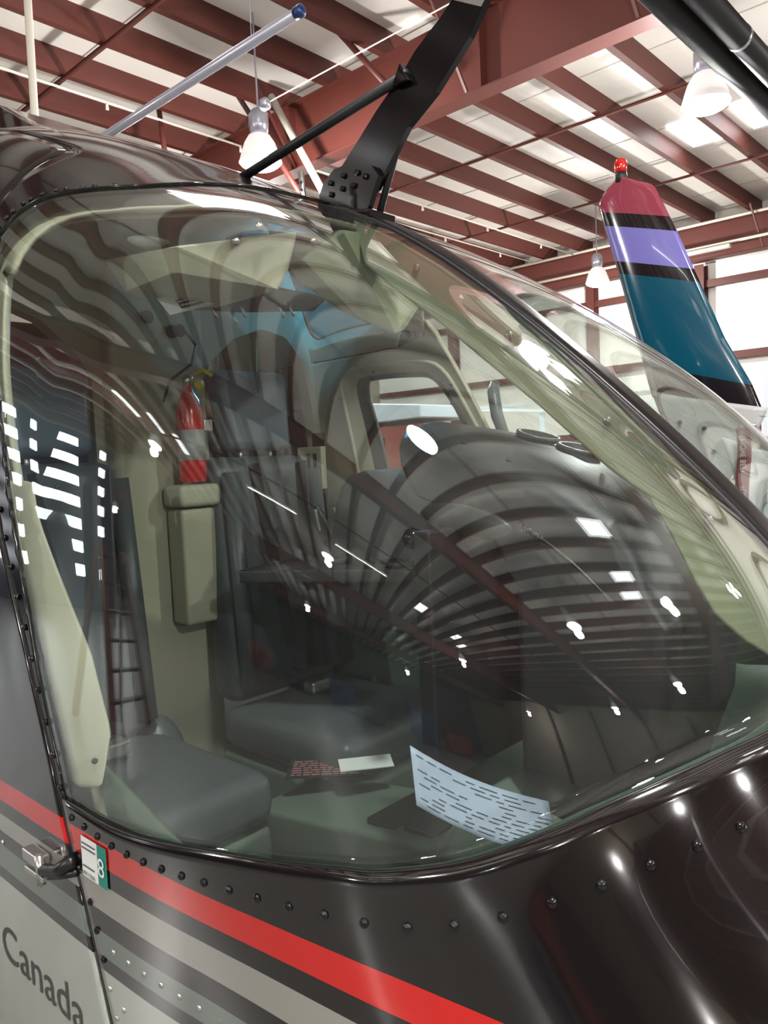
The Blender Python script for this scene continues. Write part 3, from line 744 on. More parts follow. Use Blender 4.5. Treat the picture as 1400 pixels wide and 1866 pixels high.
# grab handle on the port door post
b = MB(); b.tube([(1.615, 1.10, 1.87), (1.585, 1.085, 1.85), (1.575, 1.07, 1.79), (1.58, 1.05, 1.73), (1.605, 1.04, 1.70)], [0.012, 0.015, 0.015, 0.013, 0.010], 12)
b.build('grab_handle', M['grey_leather'], heli, smooth=True)
# cabin floor, lower walls
MB().box((CX, 1.55, 0.70), (1.06, 2.1, 0.03)).build('cabin_floor', M['floor_cabin'], heli, bevel=0.005)
def lowwall(side):
    MB().grid(lambda u, v: H.P(0.62+1.2*u, -40+52*v, side, 0.05), 20, 14).build('lower_side_trim', M['floor_cabin'], heli, smooth=True, solid=0.006)
lowwall(-1); lowwall(1)
# nose tub: floor panel rising to the glass edge
def tub(u, v):
    az = radians(86*(2*u-1)); t = abs(az)
    e = azel(H.P(.5, 10))
    el = lerp_pts(sorted([(a, q) for a, q in top_ae]), 0)[1]
    # elevation of the glass edge at this azimuth
    ee = min(top_ae, key=lambda q: abs(q[0]-t))[1]-0.06
    p = cast(t, ee, 1 if az > 0 else -1); p = O+(p-O)*0.93
    q = Vector((CX+0.52*sin(az), 0.95-0.42*cos(az), 0.73))
    k = v*v*(3-2*v)
    r = q.lerp(p, v); r.z = q.z+(p.z-q.z)*(v**2.2); return r
MB().grid(tub, 60, 24).build('nose_floor_tub', M['floor_cabin'], heli, smooth=True, solid=0.006)
# instrument cowl
cowl = [(.975, 1.735), (.96, 1.755), (.913, 1.763), (.825, 1.747), (.733, 1.724), (.629, 1.690), (.581, 1.666), (.535, 1.639), (.501, 1.616), (.468, 1.56), (.452, 1.511), (.42, 1.455), (.43, 1.30), (.50, 1.10), (.70, 1.05), (.70, 1.50), (.76, 1.60), (.86, 1.65), (.955, 1.69)]
def cowl_mesh():
    b = MB(); n = len(cowl); vs = []
    xs = [(1.01, .94, .050, -.085), (1.02, .985, .036, -.07), (1.045, 1.0, .020, -.05), (1.08, 1.0, .008, -.025), (1.12, 1.0, .002, -.005), (1.16, 1.0, 0, 0), (1.24, 1.0, .006, 0), (1.30, .99, .018, 0), (1.33, .94, .03, 0)]
    for x, s, dz, dy in xs:
        for y, z in cowl:
            k = min(max((z-1.40)/.3, 0), 1); q = min(max((y-.55)/.3, 0), 1); vs.append((x, 0.70+(y-0.70)*s+dy*q, 1.45+(z-1.45)*s-dz*k))
    fs = [tuple(range(n))[::-1], tuple((len(xs)-1)*n+k for k in range(n))]
    fs += [(j*n+k, j*n+(k+1) % n, (j+1)*n+(k+1) % n, (j+1)*n+k) for j in range(len(xs)-1) for k in range(n)]
    return b.add(vs, fs)
cw = cowl_mesh().build('instrument_cowl', M['dark_vinyl'], heli, bevel=0.018)
for x, y in ((1.20, .73), (1.20, .65)):
    z = 1.722+(y-.733)*0.33+0.001
    MB().lathe([(0.040, 0.0), (0.040, 0.008), (0.033, 0.008), (0.031, 0.002), (0.0, 0.001)], (x, y, z), (0, -0.31, 1), 24).build('air_vent', M['dark_plastic'], cw, smooth=True)
for x, y in ((1.0, .84), (1.02, .76), (1.25, .8), (1.16, .58), (1.0, .66)):
    MB().lathe([(0.005, 0), (0.005, 0.003), (0, 0.004)], (x, y, 1.738-(.8-y)*.29-max(0, 1.1-x)*.12), (0, -0.28, 1), 10).build('screw', M['matt_black'], cw, smooth=True)
b = MB(); b.box((1.06, 0.725, 1.40), (0.40, 0.03, 0.38)); pn = b.build('instrument_panel', M['matt_black'], heli, bevel=0.004)
for i in range(4):
    for j in range(3):
        MB().lathe([(0.04, 0), (0.04, 0.008), (0.034, 0.008), (0.034, 0.003), (0, 0.003)], (0.915+0.097*i, 0.741, 1.52-0.105*j), (0, 1, 0), 20).build('gauge', M['dark_plastic'], pn, smooth=True)
pedl = [(.50, .72), (.50, 1.12), (.72, 1.16), (.80, 1.05), (1.30, .98), (1.32, .72)]
pd = MB().prism(pedl, 0.95, 1.17).build('centre_pedestal', M['floor_cabin'], heli, bevel=0.012)
for k in range(2):
    MB().box((1.06, 0.86+0.09*k, 1.045-0.013*k), (0.16, 0.07, 0.012)).build('radio_face', M['matt_black'], pd, bevel=0.002)
# padded hump beside the cowl and the trim ledge with two round vents
hp = [(1.43, 1.28), (1.415, 1.44), (1.389, 1.537), (1.375, 1.591), (1.353, 1.638), (1.319, 1.663), (1.276, 1.672), (1.099, 1.668), (1.0, 1.64), (.98, 1.30)]
MB().prism(hp, 1.295, 1.56).build('padded_side_cover', M['grey_leather'], heli, bevel=0.03)
lg = MB().hull([(1.05, 1.43, 1.46), (1.29, .98, 1.46), (1.32, 1.02, 1.46), (1.32, 1.50, 1.46), (1.05, 1.43, 1.43), (1.29, .98, 1.43), (1.32, 1.02, 1.43), (1.32, 1.50, 1.43)]).build('trim_ledge', M['dark_vinyl'], heli, bevel=0.005)
for x, y in ((1.235, 1.30), (1.265, 1.14)):
    MB().lathe([(0.036, 0), (0.038, 0.010), (0.032, 0.013), (0.028, 0.004), (0.0, 0.003)], (x, y, 1.46), (0, 0, 1), 28).build('round_vent', M['dark_plastic'], lg, smooth=True)
MB().lathe([(0.0, -0.02), (0.014, -0.014), (0.02, 0), (0.014, 0.014), (0, 0.02)], (1.0, 0.86, 1.56), (0, 0, 1), 18).build('black_knob', M['knob'], cw, smooth=True)
# oval handset with coiled cord lying on the near side of the cowl
cp = MB(); vs = []
t = thing('handset', 'dark oval handset with a coiled cord against the side of the instrument cowl', 'handset', (0.965, 0.65, 1.60))
b = MB(); b.grid(lambda u, v: Vector((0.935+0.014*cos(pi*(v-.5))*cos(2*pi*u), 0.70+0.085*sin(pi*(v-.5)), 1.60+0.024*cos(pi*(v-.5))*sin(2*pi*u)+0.012*sin(pi*(v-.5)))), 25, 17)
b.build('body', M['dark_vinyl'], t, smooth=True)
pts = []
for k in range(260):
    s = k/259; c0 = Vector((0.965, 0.62-0.14*s, 1.59-0.06*s-0.04*s*s)); a = 2*pi*k/6.5 if k < 60 else 0
    r = 0.004 if k < 60 else 0
    pts.append(c0+Vector((r*cos(a), 0, r*sin(a))))
MB().tube(pts, 0.003, 6).build('cord', M['rubber'], t, smooth=True)
# ---- overhead moulded covers
ov = MB().hull([(.99, .985, 2.105), (1.245, .965, 2.115), (1.25, 1.16, 2.135), (.97, 1.18, 2.135), (1.01, 1.02, 2.07), (1.235, .985, 2.035), (1.09, 1.045, 1.965), (1.155, 1.015, 1.94), (1.20, 1.03, 1.955), (1.215, 1.09, 1.985), (1.10, 1.12, 2.00), (0.95, 1.05, 2.06), (1.0, 1.12, 2.045)]).build('overhead_cover', M['greenish'], heli, bevel=0.005, flat=True)
ov2 = MB().hull([(.70, 1.065, 2.045), (.90, 1.0, 2.09), (.92, 1.30, 2.12), (.72, 1.33, 2.08), (.71, 1.09, 2.01), (.88, 1.035, 1.995), (.90, 1.03, 2.03), (.90, 1.25, 2.00), (.74, 1.30, 2.02)]).build('overhead_cover', M['cream'], heli, bevel=0.005, flat=True)
for x, y, z, p in ((.82, 1.005, 2.083, ov2), (.79, 1.03, 2.06, ov2), (1.06, .985, 2.09, ov), (1.20, .965, 2.10, ov), (.95, 1.02, 2.085, ov)):
    MB().lathe([(0.008, 0), (0.008, 0.003), (0.004, 0.005), (0, 0.005)], (x, y, z), (-.1, -1, -0.1), 14).build('screw', M['chrome'], p, smooth=True)
oc = MB().hull([(.86, 1.16, 2.04), (1.18, 1.22, 2.05), (1.12, 1.40, 2.06), (.90, 1.45, 2.06), (.87, 1.18, 2.015), (1.15, 1.24, 2.02), (1.06, 1.38, 2.03), (.93, 1.42, 2.03)]).build('overhead_console', M['dark_plastic'], heli, bevel=0.005)
for x, y in ((.97, 1.26), (1.035, 1.22), (1.045, 1.20), (.93, 1.30), (1.0, 1.33)):
    MB().tube([(x, y, 2.02), (x, y-.002, 2.01), (x+.004, y-0.008, 1.992)], [0.006, 0.003, 0.0035], 8).build('toggle_switch', M['chrome'], oc, smooth=True)
# dome light, placards, visor
MB().lathe([(0.035, 0), (0.035, -0.004), (0.022, -0.010), (0, -0.012)], (0.735, 1.20, 2.09), (0, -.1, 1), 24).build('dome_light', M['label_white'], heli, smooth=True)
def placard(name, c, ux, uy, w, h, m, lines, ink, parent=heli, label=None, thick=0.002):
    ux = Vector(ux).normalized(); uy = (Vector(uy)-ux*Vector(uy).dot(ux)).normalized(); n = ux.cross(uy); c = Vector(c)
    b = MB(); vs = [c+ux*i*w/2+uy*j*h/2+n*k for k in (0, -thick) for i, j in ((-1, -1), (1, -1), (1, 1), (-1, 1))]
    b.add(vs, [(0, 1, 2, 3), (7, 6, 5, 4), (0, 4, 5, 1), (1, 5, 6, 2), (2, 6, 7, 3), (3, 7, 4, 0)])
    o = b.build(name, m, parent)
    if label: o['label'] = label
    if lines:
        b = MB(); random.seed(len(name)+lines)
        for k in range(lines):
            y = h*(0.42-0.84*(k+0.5)/lines); x = -w*0.44
            while x < w*0.40:
                L = w*random.uniform(0.04, 0.13); L = min(L, w*0.44-x)
                p = c+ux*x+uy*y+n*0.0006; hh = h*0.84/lines*0.45
                b.add([p-uy*hh/2, p+ux*L-uy*hh/2, p+ux*L+uy*hh/2, p+uy*hh/2], [(0, 1, 2, 3)]); x += L+w*0.025
        q = b.build('print', ink, o)
    return o
placard('placard', (.83, 1.235, 2.005), (.07, -.01, .022), (0, .1, .12), 0.10, 0.045, M['label_white'], 0, M['ink'], label='white placard with a black printed block')
placard('placard_block', (.835, 1.232, 2.004), (.07, -.01, .022), (0, .1, .12), 0.055, 0.024, M['ink'], 2, M['label_white'])
placard('yellow_placard', (.96, 1.45, 2.13), (.08, 0, .03), (0.02, .05, .12), 0.085, 0.075, M['yellow'], 3, M['ink'], label='yellow warning placard')
# ---- bulkhead behind the front seats with two arched openings and central column
def bulk(side):
    outer = [(0.0, .72), (0.0, 2.32)]
    for th in range(86, -61, -6):
        p = H.P(1.80, th, 1, 0.035); outer.append((p.x-CX, p.z))
    outer.append((outer[-1][0], .70))
    inner = [(.155, .90), (.155, 1.93), (.20, 1.99), (.27, 2.05), (.37, 2.085), (.46, 2.07), (.515, 2.01), (.545, 1.90), (.575, 1.70), (.58, .90)]
    f = lambda a, b2: Vector((CX+side*a, 1.80, b2))
    ring_mesh(outer, inner, f, n=120, steps=3).build('rear_bulkhead', M['cream'], heli, solid=0.045, solid_off=0, bevel=0.006)
bulk(-1); bulk(1)
MB().box((CX+0.005, 1.76, 1.46), (0.27, 0.07, 1.45)).build('centre_column', M['cream'], heli, bevel=0.02)
for x, y, z in ((1.035, 1.72, 2.07), (1.10, 1.72, 2.04), (1.125, 1.72, 2.045)):
    MB().lathe([(0.016, 0), (0.016, 0.004), (0.012, 0.004), (0, 0.002)], (x, y, z), (0, -1, 0), 18).build('hole_disc', M['bulkhead_dark'], heli, smooth=True)  # dark discs painted in for the shade inside round holes
MB().box((CX, 2.9, 1.5), (1.1, 0.03, 1.5)).build('rear_cabin_wall', M['bulkhead_dark'], heli)
b = MB(); b.tube([(1.12, 1.70, 2.05), (1.13, 1.66, 2.0), (1.10, 1.64, 1.95), (1.05, 1.66, 1.91), (1.04, 1.68, 1.86)], 0.004, 8)
b.build('intercom_cord', M['rubber'], heli, smooth=True)
# ---- seats
def seat(x0, x1, y, parent, head=True):
    w = x1-x0; cx = (x0+x1)/2
    t = D.objects.new('crew_seat', None); COL.objects.link(t); t.parent = parent; t.location = Vector((cx, y, 0.9))-parent_loc(parent); t.empty_display_size = .1
    def pad(name, y0, y1, z0, z1, wx, m, lean=0.0, bev=0.03, taper=0.0):
        vs = []
        for z, yy, ww in ((z0, 0, 1), (z1, lean, 1-taper)):
            vs += [(cx-wx/2*ww, y0+yy, z), (cx+wx/2*ww, y0+yy, z), (cx+wx/2*ww, y1+yy, z), (cx-wx/2*ww, y1+yy, z)]
        return MB().add(vs, [(3, 2, 1, 0), (4, 5, 6, 7), (0, 1, 5, 4), (1, 2, 6, 5), (2, 3, 7, 6), (3, 0, 4, 7)]).build(name, m, t, bevel=bev)
    pad('seat_base', y-.46, y, .72, .98, w*.96, M['floor_cabin'], bev=.02)
    pad('seat_cushion', y-.47, y-.02, .985, 1.09, w, M['grey_leather'], bev=.035)
    pad('backrest', y-.06, y+.04, 1.09, 1.72, w*.92, M['grey_leather'], lean=.06, bev=.04, taper=.12)
    for s in (-1, 1):
        MB().tube([(cx+s*w*.36, y-.075, 1.13), (cx+s*w*.34, y-.03, 1.68)], 0.022, 12).build('side_bolster', M['grey_leather'], t, smooth=True)
    if head:
        pad('headrest', y+.0, y+.075, 1.735, 1.95, w*.50, M['blue_leather'], lean=.03, bev=.025, taper=-.18)
        for s in (-1, 1):
            MB().tube([(cx+s*.05, y+.04, 1.69), (cx+s*.05, y+.045, 1.76)], 0.006, 8).build('headrest_post', M['chrome'], t, smooth=True)
    # harness
    MB().bar((cx-.08, y-.05, 1.70), (cx-.03, y-.12, 1.16), .045, .004).build('shoulder_strap', M['matt_black'], t)
    MB().bar((cx+.08, y-.05, 1.70), (cx+.03, y-.12, 1.16), .045, .004).build('shoulder_strap', M['matt_black'], t)
    MB().box((cx, y-.16, 1.12), (.06, .04, .03)).build('buckle', M['chrome'], t, bevel=.006)
    return t
seat(1.11, 1.52, 1.64, heli)
seat(.58, .94, 1.66, heli)
# belt guide
b = MB(); ring = ring_mesh([(1.60, 1.62), (1.60, 1.74), (1.70, 1.74), (1.70, 1.62)], [(1.62, 1.64), (1.62, 1.72), (1.68, 1.72), (1.68, 1.64)], lambda a, c: Vector((1.50, a, c)), n=60, steps=2)
ring.build('belt_guide', M['cream'], heli, solid=0.02, bevel=0.003)
MB().bar((1.53, 1.66, 1.78), (1.52, 1.66, 1.30), .05, .004).build('lap_belt', M['matt_black'], heli)
MB().bar((1.35, 1.50, 1.58), (1.40, 1.44, 1.40), .07, .03).build('belt_buckle', M['matt_black'], heli, bevel=.008)
for dx in (-.03, .035):
    MB().bar((1.36+dx, 1.47, 1.575), (1.365+dx, 1.46, 1.52), .008, .008).build('buckle_edge', M['chrome'], heli, bevel=.002)
# straps and trim seen through the port opening
for x in (1.33, 1.47):
    MB().bar((x, 1.86, 2.07), (x+.01, 1.88, 1.93), .03, .006).build('hanging_strap', M['greenish'], heli)
MB().box((1.42, 2.10, 1.92), (.26, .04, .14)).build('rear_headrest', M['orange'], heli, bevel=.02)
MB().box((1.42, 2.18, 1.55), (.36, .08, .60)).build('rear_backrest', M['matt_black'], heli, bevel=.03)
MB().box((.70, 2.18, 1.60), (.36, .08, .60)).build('rear_backrest', M['grey_leather'], heli, bevel=.03)
# fire extinguisher in its bracket
t = thing('fire_extinguisher', 'red fire extinguisher with a white label strapped to the cream cabin column', 'fire extinguisher', (1.10, 1.66, 1.66))
MB().lathe([(0.028, 0.0), (0.034, 0.008), (0.034, 0.17), (0.026, 0.205), (0.012, 0.225), (0.012, 0.24)], (1.10, 1.66, 1.66), seg=24).build('bottle', M['red'], t, smooth=True)
MB().lathe([(0.0352, 0.0), (0.0352, 0.075)], (1.10, 1.66, 1.715), seg=24).build('bottle_label', M['label_dull'], t, smooth=True)
MB().lathe([(0.012, 0), (0.014, 0.02), (0.008, 0.025)], (1.10, 1.66, 1.90), seg=14).build('valve', M['chrome'], t, smooth=True)
MB().tube([(1.10, 1.66, 1.92), (1.12, 1.62, 1.935), (1.13, 1.60, 1.92)], 0.005, 8).build('trigger', M['yellow'], t, smooth=True)
MB().lathe([(0.014, 0), (0.014, 0.01)], (1.115, 1.64, 1.90), (0, -1, 0), 16).build('pressure_gauge', M['yellow'], t, smooth=True)
MB().box((1.13, 1.635, 1.80), (0.025, 0.02, 0.03)).build('strap_clamp', M['chrome'], t, bevel=.003)
MB().box((1.10, 1.67, 1.628), (0.12, 0.09, 0.055)).build('extinguisher_bracket', M['cream'], heli, bevel=.014)
MB().box((1.10, 1.68, 1.45), (0.10, 0.07, 0.29)).build('column_box', M['cream'], heli, bevel=.01)
for x in (.70, .82, 1.28, 1.40):
    MB().tube([(x, .98, .74), (x, .92, .86), (x, .90, .92)], .010, 10).build('pedal_arm', M['galv'], heli, smooth=True)
    MB().box((x, .89, .94), (.09, .02, .05)).build('foot_pedal', M['matt_black'], heli, bevel=.006)
b = MB(); b.grid(lambda u, v: Vector((.93+.07*cos(2*pi*u)*cos(v*pi/2), 1.62+.07*sin(2*pi*u)*cos(v*pi/2), .98+.14*sin(v*pi/2))), 28, 10)
b.build('lever_boot', M['grey_leather'], heli, smooth=True)
MB().tube([(.93, 1.30, .76), (.93, 1.60, .80), (.93, 1.78, .95)], .055, 18).build('collective_cover', M['grey_leather'], heli, smooth=True)
# loose papers and placards low in the cockpit
placard('instruction_plate', (1.10, 1.22, 1.035), (.9, -1, 0), (.8, 1, 0), .17, .10, M['dark_plastic'], 7, M['red_ink'], label='instruction plate with dull red print')
tag(placard('folded_paper', (1.10, 1.10, 1.075), (.9, -.7, 0), (.7, 1, .15), .11, .05, M['label_white'], 0, M['ink'], parent=None), 'small folded white paper beside the red printed plate in the cockpit', 'paper')
placard('name_plate', (.965, 1.385, .905), (1, -.5, 0), (.4, 1, 0), .10, .022, M['galv'], 1, M['ink'], label='thin engraved metal plate')
# large printed sheet propped behind the lower glass
pc = [(.70, .62, 1.325), (.69, .61, 1.26), (.735, .585, 1.195), (.90, .555, 1.18), (.86, .575, 1.245)]
def sheet(u, v):
    a = Vector((.715, .635, 1.335)); bq = Vector((.905, .56, 1.215)); c = Vector((.700, .615, 1.268)); d = Vector((.86, .52, 1.165))
    p = a.lerp(bq, u).lerp(c.lerp(d, u), v); p.z -= 0.010*sin(pi*u); p.y += 0.008*sin(pi*u*1.5); return p
t = thing('printed_sheet', 'white printed sheet propped up just inside the bottom of the windshield', 'paper', (.80, .58, 1.16))
MB().grid(sheet, 16, 8).build('page', M['paper'], t, smooth=True, solid=0.0008)
b = MB(); random.seed(3)
for k in range(11):
    v = 0.10+0.08*k; u = 0.04+0.05*(k % 3)
    while u < 0.9:
        L = random.uniform(.04, .12)
        if random.random() < .72:
            q = [sheet(u, v), sheet(u+L, v), sheet(u+L, v+.014), sheet(u, v+.014)]
            b.add([p+Vector((-.0006, -.0015, .0008)) for p in q], [(0, 1, 2, 3)])
        u += L+.03
b.build('print', M['ink'], t)

# ------------------------------------------------------------------ outside details on the near side
def surf(y, z, off=0.0, side=-1):
    p = H.P(y, H.th_at_z(y, z), side); return p+H.normal(p)*off
# rivets: one shared dome
rv = MB().lathe([(0.0048, 0), (0.0046, 0.0018), (0.0032, 0.0034), (0, 0.004)], (0, 0, 0), (0, 0, 1), 12).build('rivet_tmp', M['black'], smooth=True)
riv_b = rv.data; D.objects.remove(rv)
rv = MB().lathe([(0.0042, 0), (0.0038, 0.0014), (0.0024, 0.0024), (0, 0.003)], (0, 0, 0), (0, 0, 1), 10).build('rivet_tmp', M['chrome'], smooth=True)
riv_w = rv.data; D.objects.remove(rv)
def rivet(p, n, me):
    sub('rivet', me, p, heli, Vector((0, 0, 1)).rotation_difference(n))
nr = 0
for k in range(30):       # below the windshield
    u = (k+0.6)/31
    t = lerp_pts(top_ae, u)
    vv = .022+.030*min(u*2.2, 1)
    p = nose_pt(u, vv, -1); q1 = nose_pt(u+.004, vv, -1); q2 = nose_pt(u, vv+.01, -1); n = (q1-p).cross(q2-p).normalized()
    if n.dot(p-O) < 0: n = -n
    rivet(p-n*0.0003, n, riv_b)
for k in range(20):       # up the door post
    z = 1.29+(2.05-1.29)*k/19
    p = seam_pt(z, -1, -0.013); n = H.normal(p); rivet(p+n*0.0025, n, riv_b)
for k in range(9):        # beside the seam low down
    if k in (0, 1): continue
    z = 1.225-0.033*k; p = seam_pt(z, -1, -0.022); n = H.normal(p); rivet(p+n*0.0015, n, riv_b if k < 5 else riv_w)
for k in range(12):       # along the grey green stripe
    y = .875-0.033*k; p = surf(y, 1.112, 0.0); n = H.normal(p); rivet(p+n*0.001, n, riv_w)
for k in range(4):
    y = .86-0.05*k; p = surf(y, 1.045-.012*k, 0.0); n = H.normal(p); rivet(p+n*0.001, n, riv_w)
for k in range(12):       # roof edge
    q = ET[int(k*len(ET)/22)]; p = H.P(q[0]+0.018, q[1]*K); rivet(p, H.normal(p), riv_b)
# inspection sticker across the red stripe
st = MB(); 
def stk(u, v): return surf(.936-(.936-.868)*u, 1.240-.048*v, 0.0062)
MB().grid(lambda u, v: surf(.937-.040*u, 1.243-.052*v, 0.0032), 5, 5).build('inspection_sticker', M['label_white'], heli, smooth=True)['label'] = 'white inspection sticker with small print'
MB().grid(lambda u, v: surf(.8965-.022*u, 1.243-.052*v, 0.0032), 5, 5).build('sticker_number_panel', M['teal_label'], heli, smooth=True)['label'] = 'teal sticker panel with a white 8'
text_mesh('8', .034, lambda x, y: surf(.8955-x, 1.2045+y, .0044), 'number_eight', M['label_white'], heli)
text_mesh('8911066', .0088, lambda x, y: surf(.9345-x, 1.193+y, .0042), 'sticker_number', M['ink'], heli)
for k in range(2):
    MB().grid(lambda u, v: surf(.934-.034*u, 1.236-.006*k-.0018*v, 0.0042), 6, 2).build('sticker_fine_print', M['grey_text'], heli)
MB().grid(lambda u, v: surf(.934-.030*u, 1.2065-.0018*v, 0.0042), 6, 2).build('sticker_fine_print', M['grey_text'], heli)
# CANADA lettering on the near door (runs towards the nose)
text_mesh('Canada', .086, lambda x, y: surf(1.236-x*1.05, .960+y*.92, .0018), 'door_lettering', M['grey_text'], heli)
# hinge bracket at the seam
hg = MB().box(surf(1.055, 1.180, 0.012), (.018, .05, .018)).build('hinge_bracket', M['chrome'], heli, bevel=.003)
MB().box(surf(1.05, 1.160, 0.012), (.016, .055, .008)).build('hinge_plate', M['chrome'], hg, bevel=.002)
MB().tube([surf(1.035, 1.19, .016), surf(1.033, 1.150, .016)], .006, 12).build('hinge_pin', M['chrome'], hg, smooth=True)
MB().tube([surf(1.03, 1.170, .014), surf(.99, 1.182, .012), surf(.955, 1.205, .006)], [.008, .008, .010], 12).build('hinge_arm', M['rubber'], hg, smooth=True)
MB().tube([surf(1.03, 1.16, .010), surf(.985, 1.176, .010), surf(.95, 1.190, .005)], .005, 10).build('hinge_arm', M['rubber'], hg, smooth=True)
p = surf(1.075, 1.128, .001); rivet(p, H.normal(p), riv_w); p = surf(1.20, 1.15, .001); rivet(p, H.normal(p), riv_w)

# ------------------------------------------------------------------ wire cutter on the roof
def plate(poly, x, th): return MB().prism(poly, x-th/2, x+th/2)
wt = D.objects.new('wire_cutter', None); COL.objects.link(wt); wt.parent = heli; wt.location = Vector((CX, 1.05, 2.17))-Vector(HB); wt.empty_display_size = .1
cut = plate([(1.085, 2.205), (1.05, 2.183), (1.012, 2.165), (.962, 2.184), (.929, 2.219), (.882, 2.268), (.82, 2.304), (.747, 2.364), (.697, 2.427), (.60, 2.545), (.655, 2.56), (.743, 2.455), (.771, 2.440), (.806, 2.415), (.828, 2.404), (.86, 2.385), (.894, 2.357), (.955, 2.317), (1.006, 2.278), (1.072, 2.229)], CX, .012).build('cutter_blade', M['blade_black'], wt)
plate([(.722, 2.400), (.775, 2.432), (.745, 2.455), (.655, 2.56), (.60, 2.545), (.697, 2.427)], CX, .0135).build('bare_tip', M['chrome'], cut)
bpl = plate([(1.095, 2.150), (1.10, 2.205), (1.085, 2.226), (1.056, 2.242), (1.008, 2.240), (.961, 2.222), (.945, 2.200), (.975, 2.150)], CX-.012, .012).build('base_plate', M['blade_black'], wt)
for y, z in ((1.065, 2.218), (1.03, 2.222), (.995, 2.218), (1.065, 2.197), (1.035, 2.200), (1.005, 2.198), (.975, 2.206)):
    MB().lathe([(.0055, 0), (.0055, .004), (.002, .005)], (CX-.018, y, z), (-1, 0, 0), 8).build('bolt', M['black'], bpl)
MB().bar((CX, 1.10, 2.165), (CX, .955, 2.135), .07, .014).build('mounting_foot', M['black'], wt, bevel=.003)
MB().tube([(CX-.01, .875, 2.352), (CX-.01, 1.40, 2.300)], .0095, 12).build('aft_strut', M['matt_black'], wt, smooth=True)
MB().tube([(CX+.01, .873, 2.345), (CX+.01, .931, 2.23), (CX+.01, .982, 2.125)], .0065, 10).build('front_strut', M['matt_black'], wt, smooth=True)
MB().hull([(CX-.02, .865, 2.335), (CX-.02, .905, 2.338), (CX-.02, .885, 2.372), (CX+.014, .865, 2.335), (CX+.014, .905, 2.338), (CX+.014, .885, 2.372)]).build('strut_clevis', M['black'], wt, bevel=.003)
b = MB(); b.tube([(.985, 1.075, 2.155), (.985, 1.08, 2.228)], .0055, 12); pr_ = b.build('air_probe', M['chrome'], heli, smooth=True)
for k in range(3): MB().tube([(.979, 1.074, 2.18+.014*k), (.983, 1.078, 2.18+.014*k)], .0025, 8).build('probe_hole', M['matt_black'], pr_)
# dark engine cowling and rotor fairing behind the roof
MB().hull([(.82, 2.0, 2.45), (1.31, 2.0, 2.45), (.80, 3.1, 2.50), (1.33, 3.1, 2.50), (.90, 1.95, 2.56), (1.23, 1.95, 2.56), (.88, 3.1, 2.86), (1.25, 3.1, 2.86), (.92, 2.2, 2.70), (1.21, 2.2, 2.70)]).build('engine_cowling', M['black'], heli, bevel=.03)
MB().tube([(.60, 2.1, .30), (.60, 1.0, .30), (.60, .55, .42)], .04, 14).build('skid_tube', M['skin_white'], heli, smooth=True)
MB().tube([(1.53, 2.1, .30), (1.53, 1.0, .30), (1.53, .55, .42)], .04, 14).build('skid_tube', M['skin_white'], heli, smooth=True)
MB().tube([(.60, 1.3, .30), (.80, 1.3, .56), (1.33, 1.3, .56), (1.53, 1.3, .30)], .03, 14).build('cross_tube', M['skin_white'], heli, smooth=True)
for x in (.60, 1.53):
    for y in (1.9, .95):
        MB().box((x, y, .135), (.12, .30, .27)).build('shore_block', M['matt_black'], heli, bevel=.01)

# ------------------------------------------------------------------ tail fin of another helicopter
MAR = srgb(140, 58, 74); PUR_ = srgb(118, 112, 182); TEAL = srgb(10, 74, 96); TB = srgb(26, 20, 24)
M['fin'] = stripe_mat('fin_paint', [(1.942, TB), (2.055, TEAL), (2.470, TB), (2.530, PUR_), (2.687, TB), (2.752, MAR)], srgb(178, 182, 188), axis_slope=0.29, base_y=1.5, rough=0.12)
tf = thing('helicopter_tail_fin', 'teal tail fin with purple, black and maroon bands and a red beacon on top', 'tail fin', (3.6, 1.45, 1.5))
def fin_solid(LE, TE, x0, tmax, nv=60, nu=22):
    b = MB(); vs = []
    for j in range(nv):
        v = j/(nv-1); a = lerp_pts(LE, v); c = lerp_pts(TE, v)
        for i in range(2*nu):
            u = i/(nu-1) if i < nu else (2*nu-1-i)/(nu-1); sg = -1 if i < nu else 1
            th = tmax*(math.sqrt(max(u*(1.0-u), 0))*1.6*(1.15-u*.6)) if 0 < u < 1 else 0
            vs.append((x0+sg*th/2, a[0]+(c[0]-a[0])*u, a[1]+(c[1]-a[1])*u))
    n = 2*nu
    b.add(vs, [(j*n+i, j*n+(i+1) % n, (j+1)*n+(i+1) % n, (j+1)*n+i) for j in range(nv-1) for i in range(n)]+[tuple(range(n)), tuple(range((nv-1)*n, nv*n))[::-1]])
    return b
LE = [(1.56, 1.93), (1.60, 2.09), (1.63, 2.21), (1.70, 2.48), (1.73, 2.59), (1.79, 2.80), (1.81, 2.88), (1.80, 2.91), (1.755, 2.955), (1.70, 2.99)]
TE = [(1.055, 1.80), (1.11, 1.95), (1.22, 2.16), (1.34, 2.46), (1.42, 2.66), (1.49, 2.82), (1.515, 2.875), (1.53, 2.905), (1.56, 2.925), (1.60, 2.94)]
fin_solid(LE, TE, 3.6, .075).build('fin_panel', M['fin'], tf, smooth=True)
LE2 = [(1.28, 1.50), (1.40, 1.66), (1.51, 1.81), (1.562, 1.95)]
TE2 = [(1.215, 1.52), (1.14, 1.66), (1.07, 1.78), (1.045, 1.84)]
fin_solid(LE2, TE2, 3.6, .085, nv=20).build('lower_fairing', M['skin_white'], tf, smooth=True)
for y, z in ((1.41, 1.80), (1.30, 1.765), (1.38, 1.68), (1.26, 1.66)):
    MB().lathe([(.011, 0), (.011, .004), (.004, .005)], (3.553, y, z), (-1, 0, 0), 12).build('fastener', M['dark_plastic'], tf)
MB().lathe([(.028, -.03), (.03, 0), (.026, .02)], (3.6, 1.69, 2.985), (0, 0, 1), 18).build('beacon_base', M['matt_black'], tf, smooth=True)
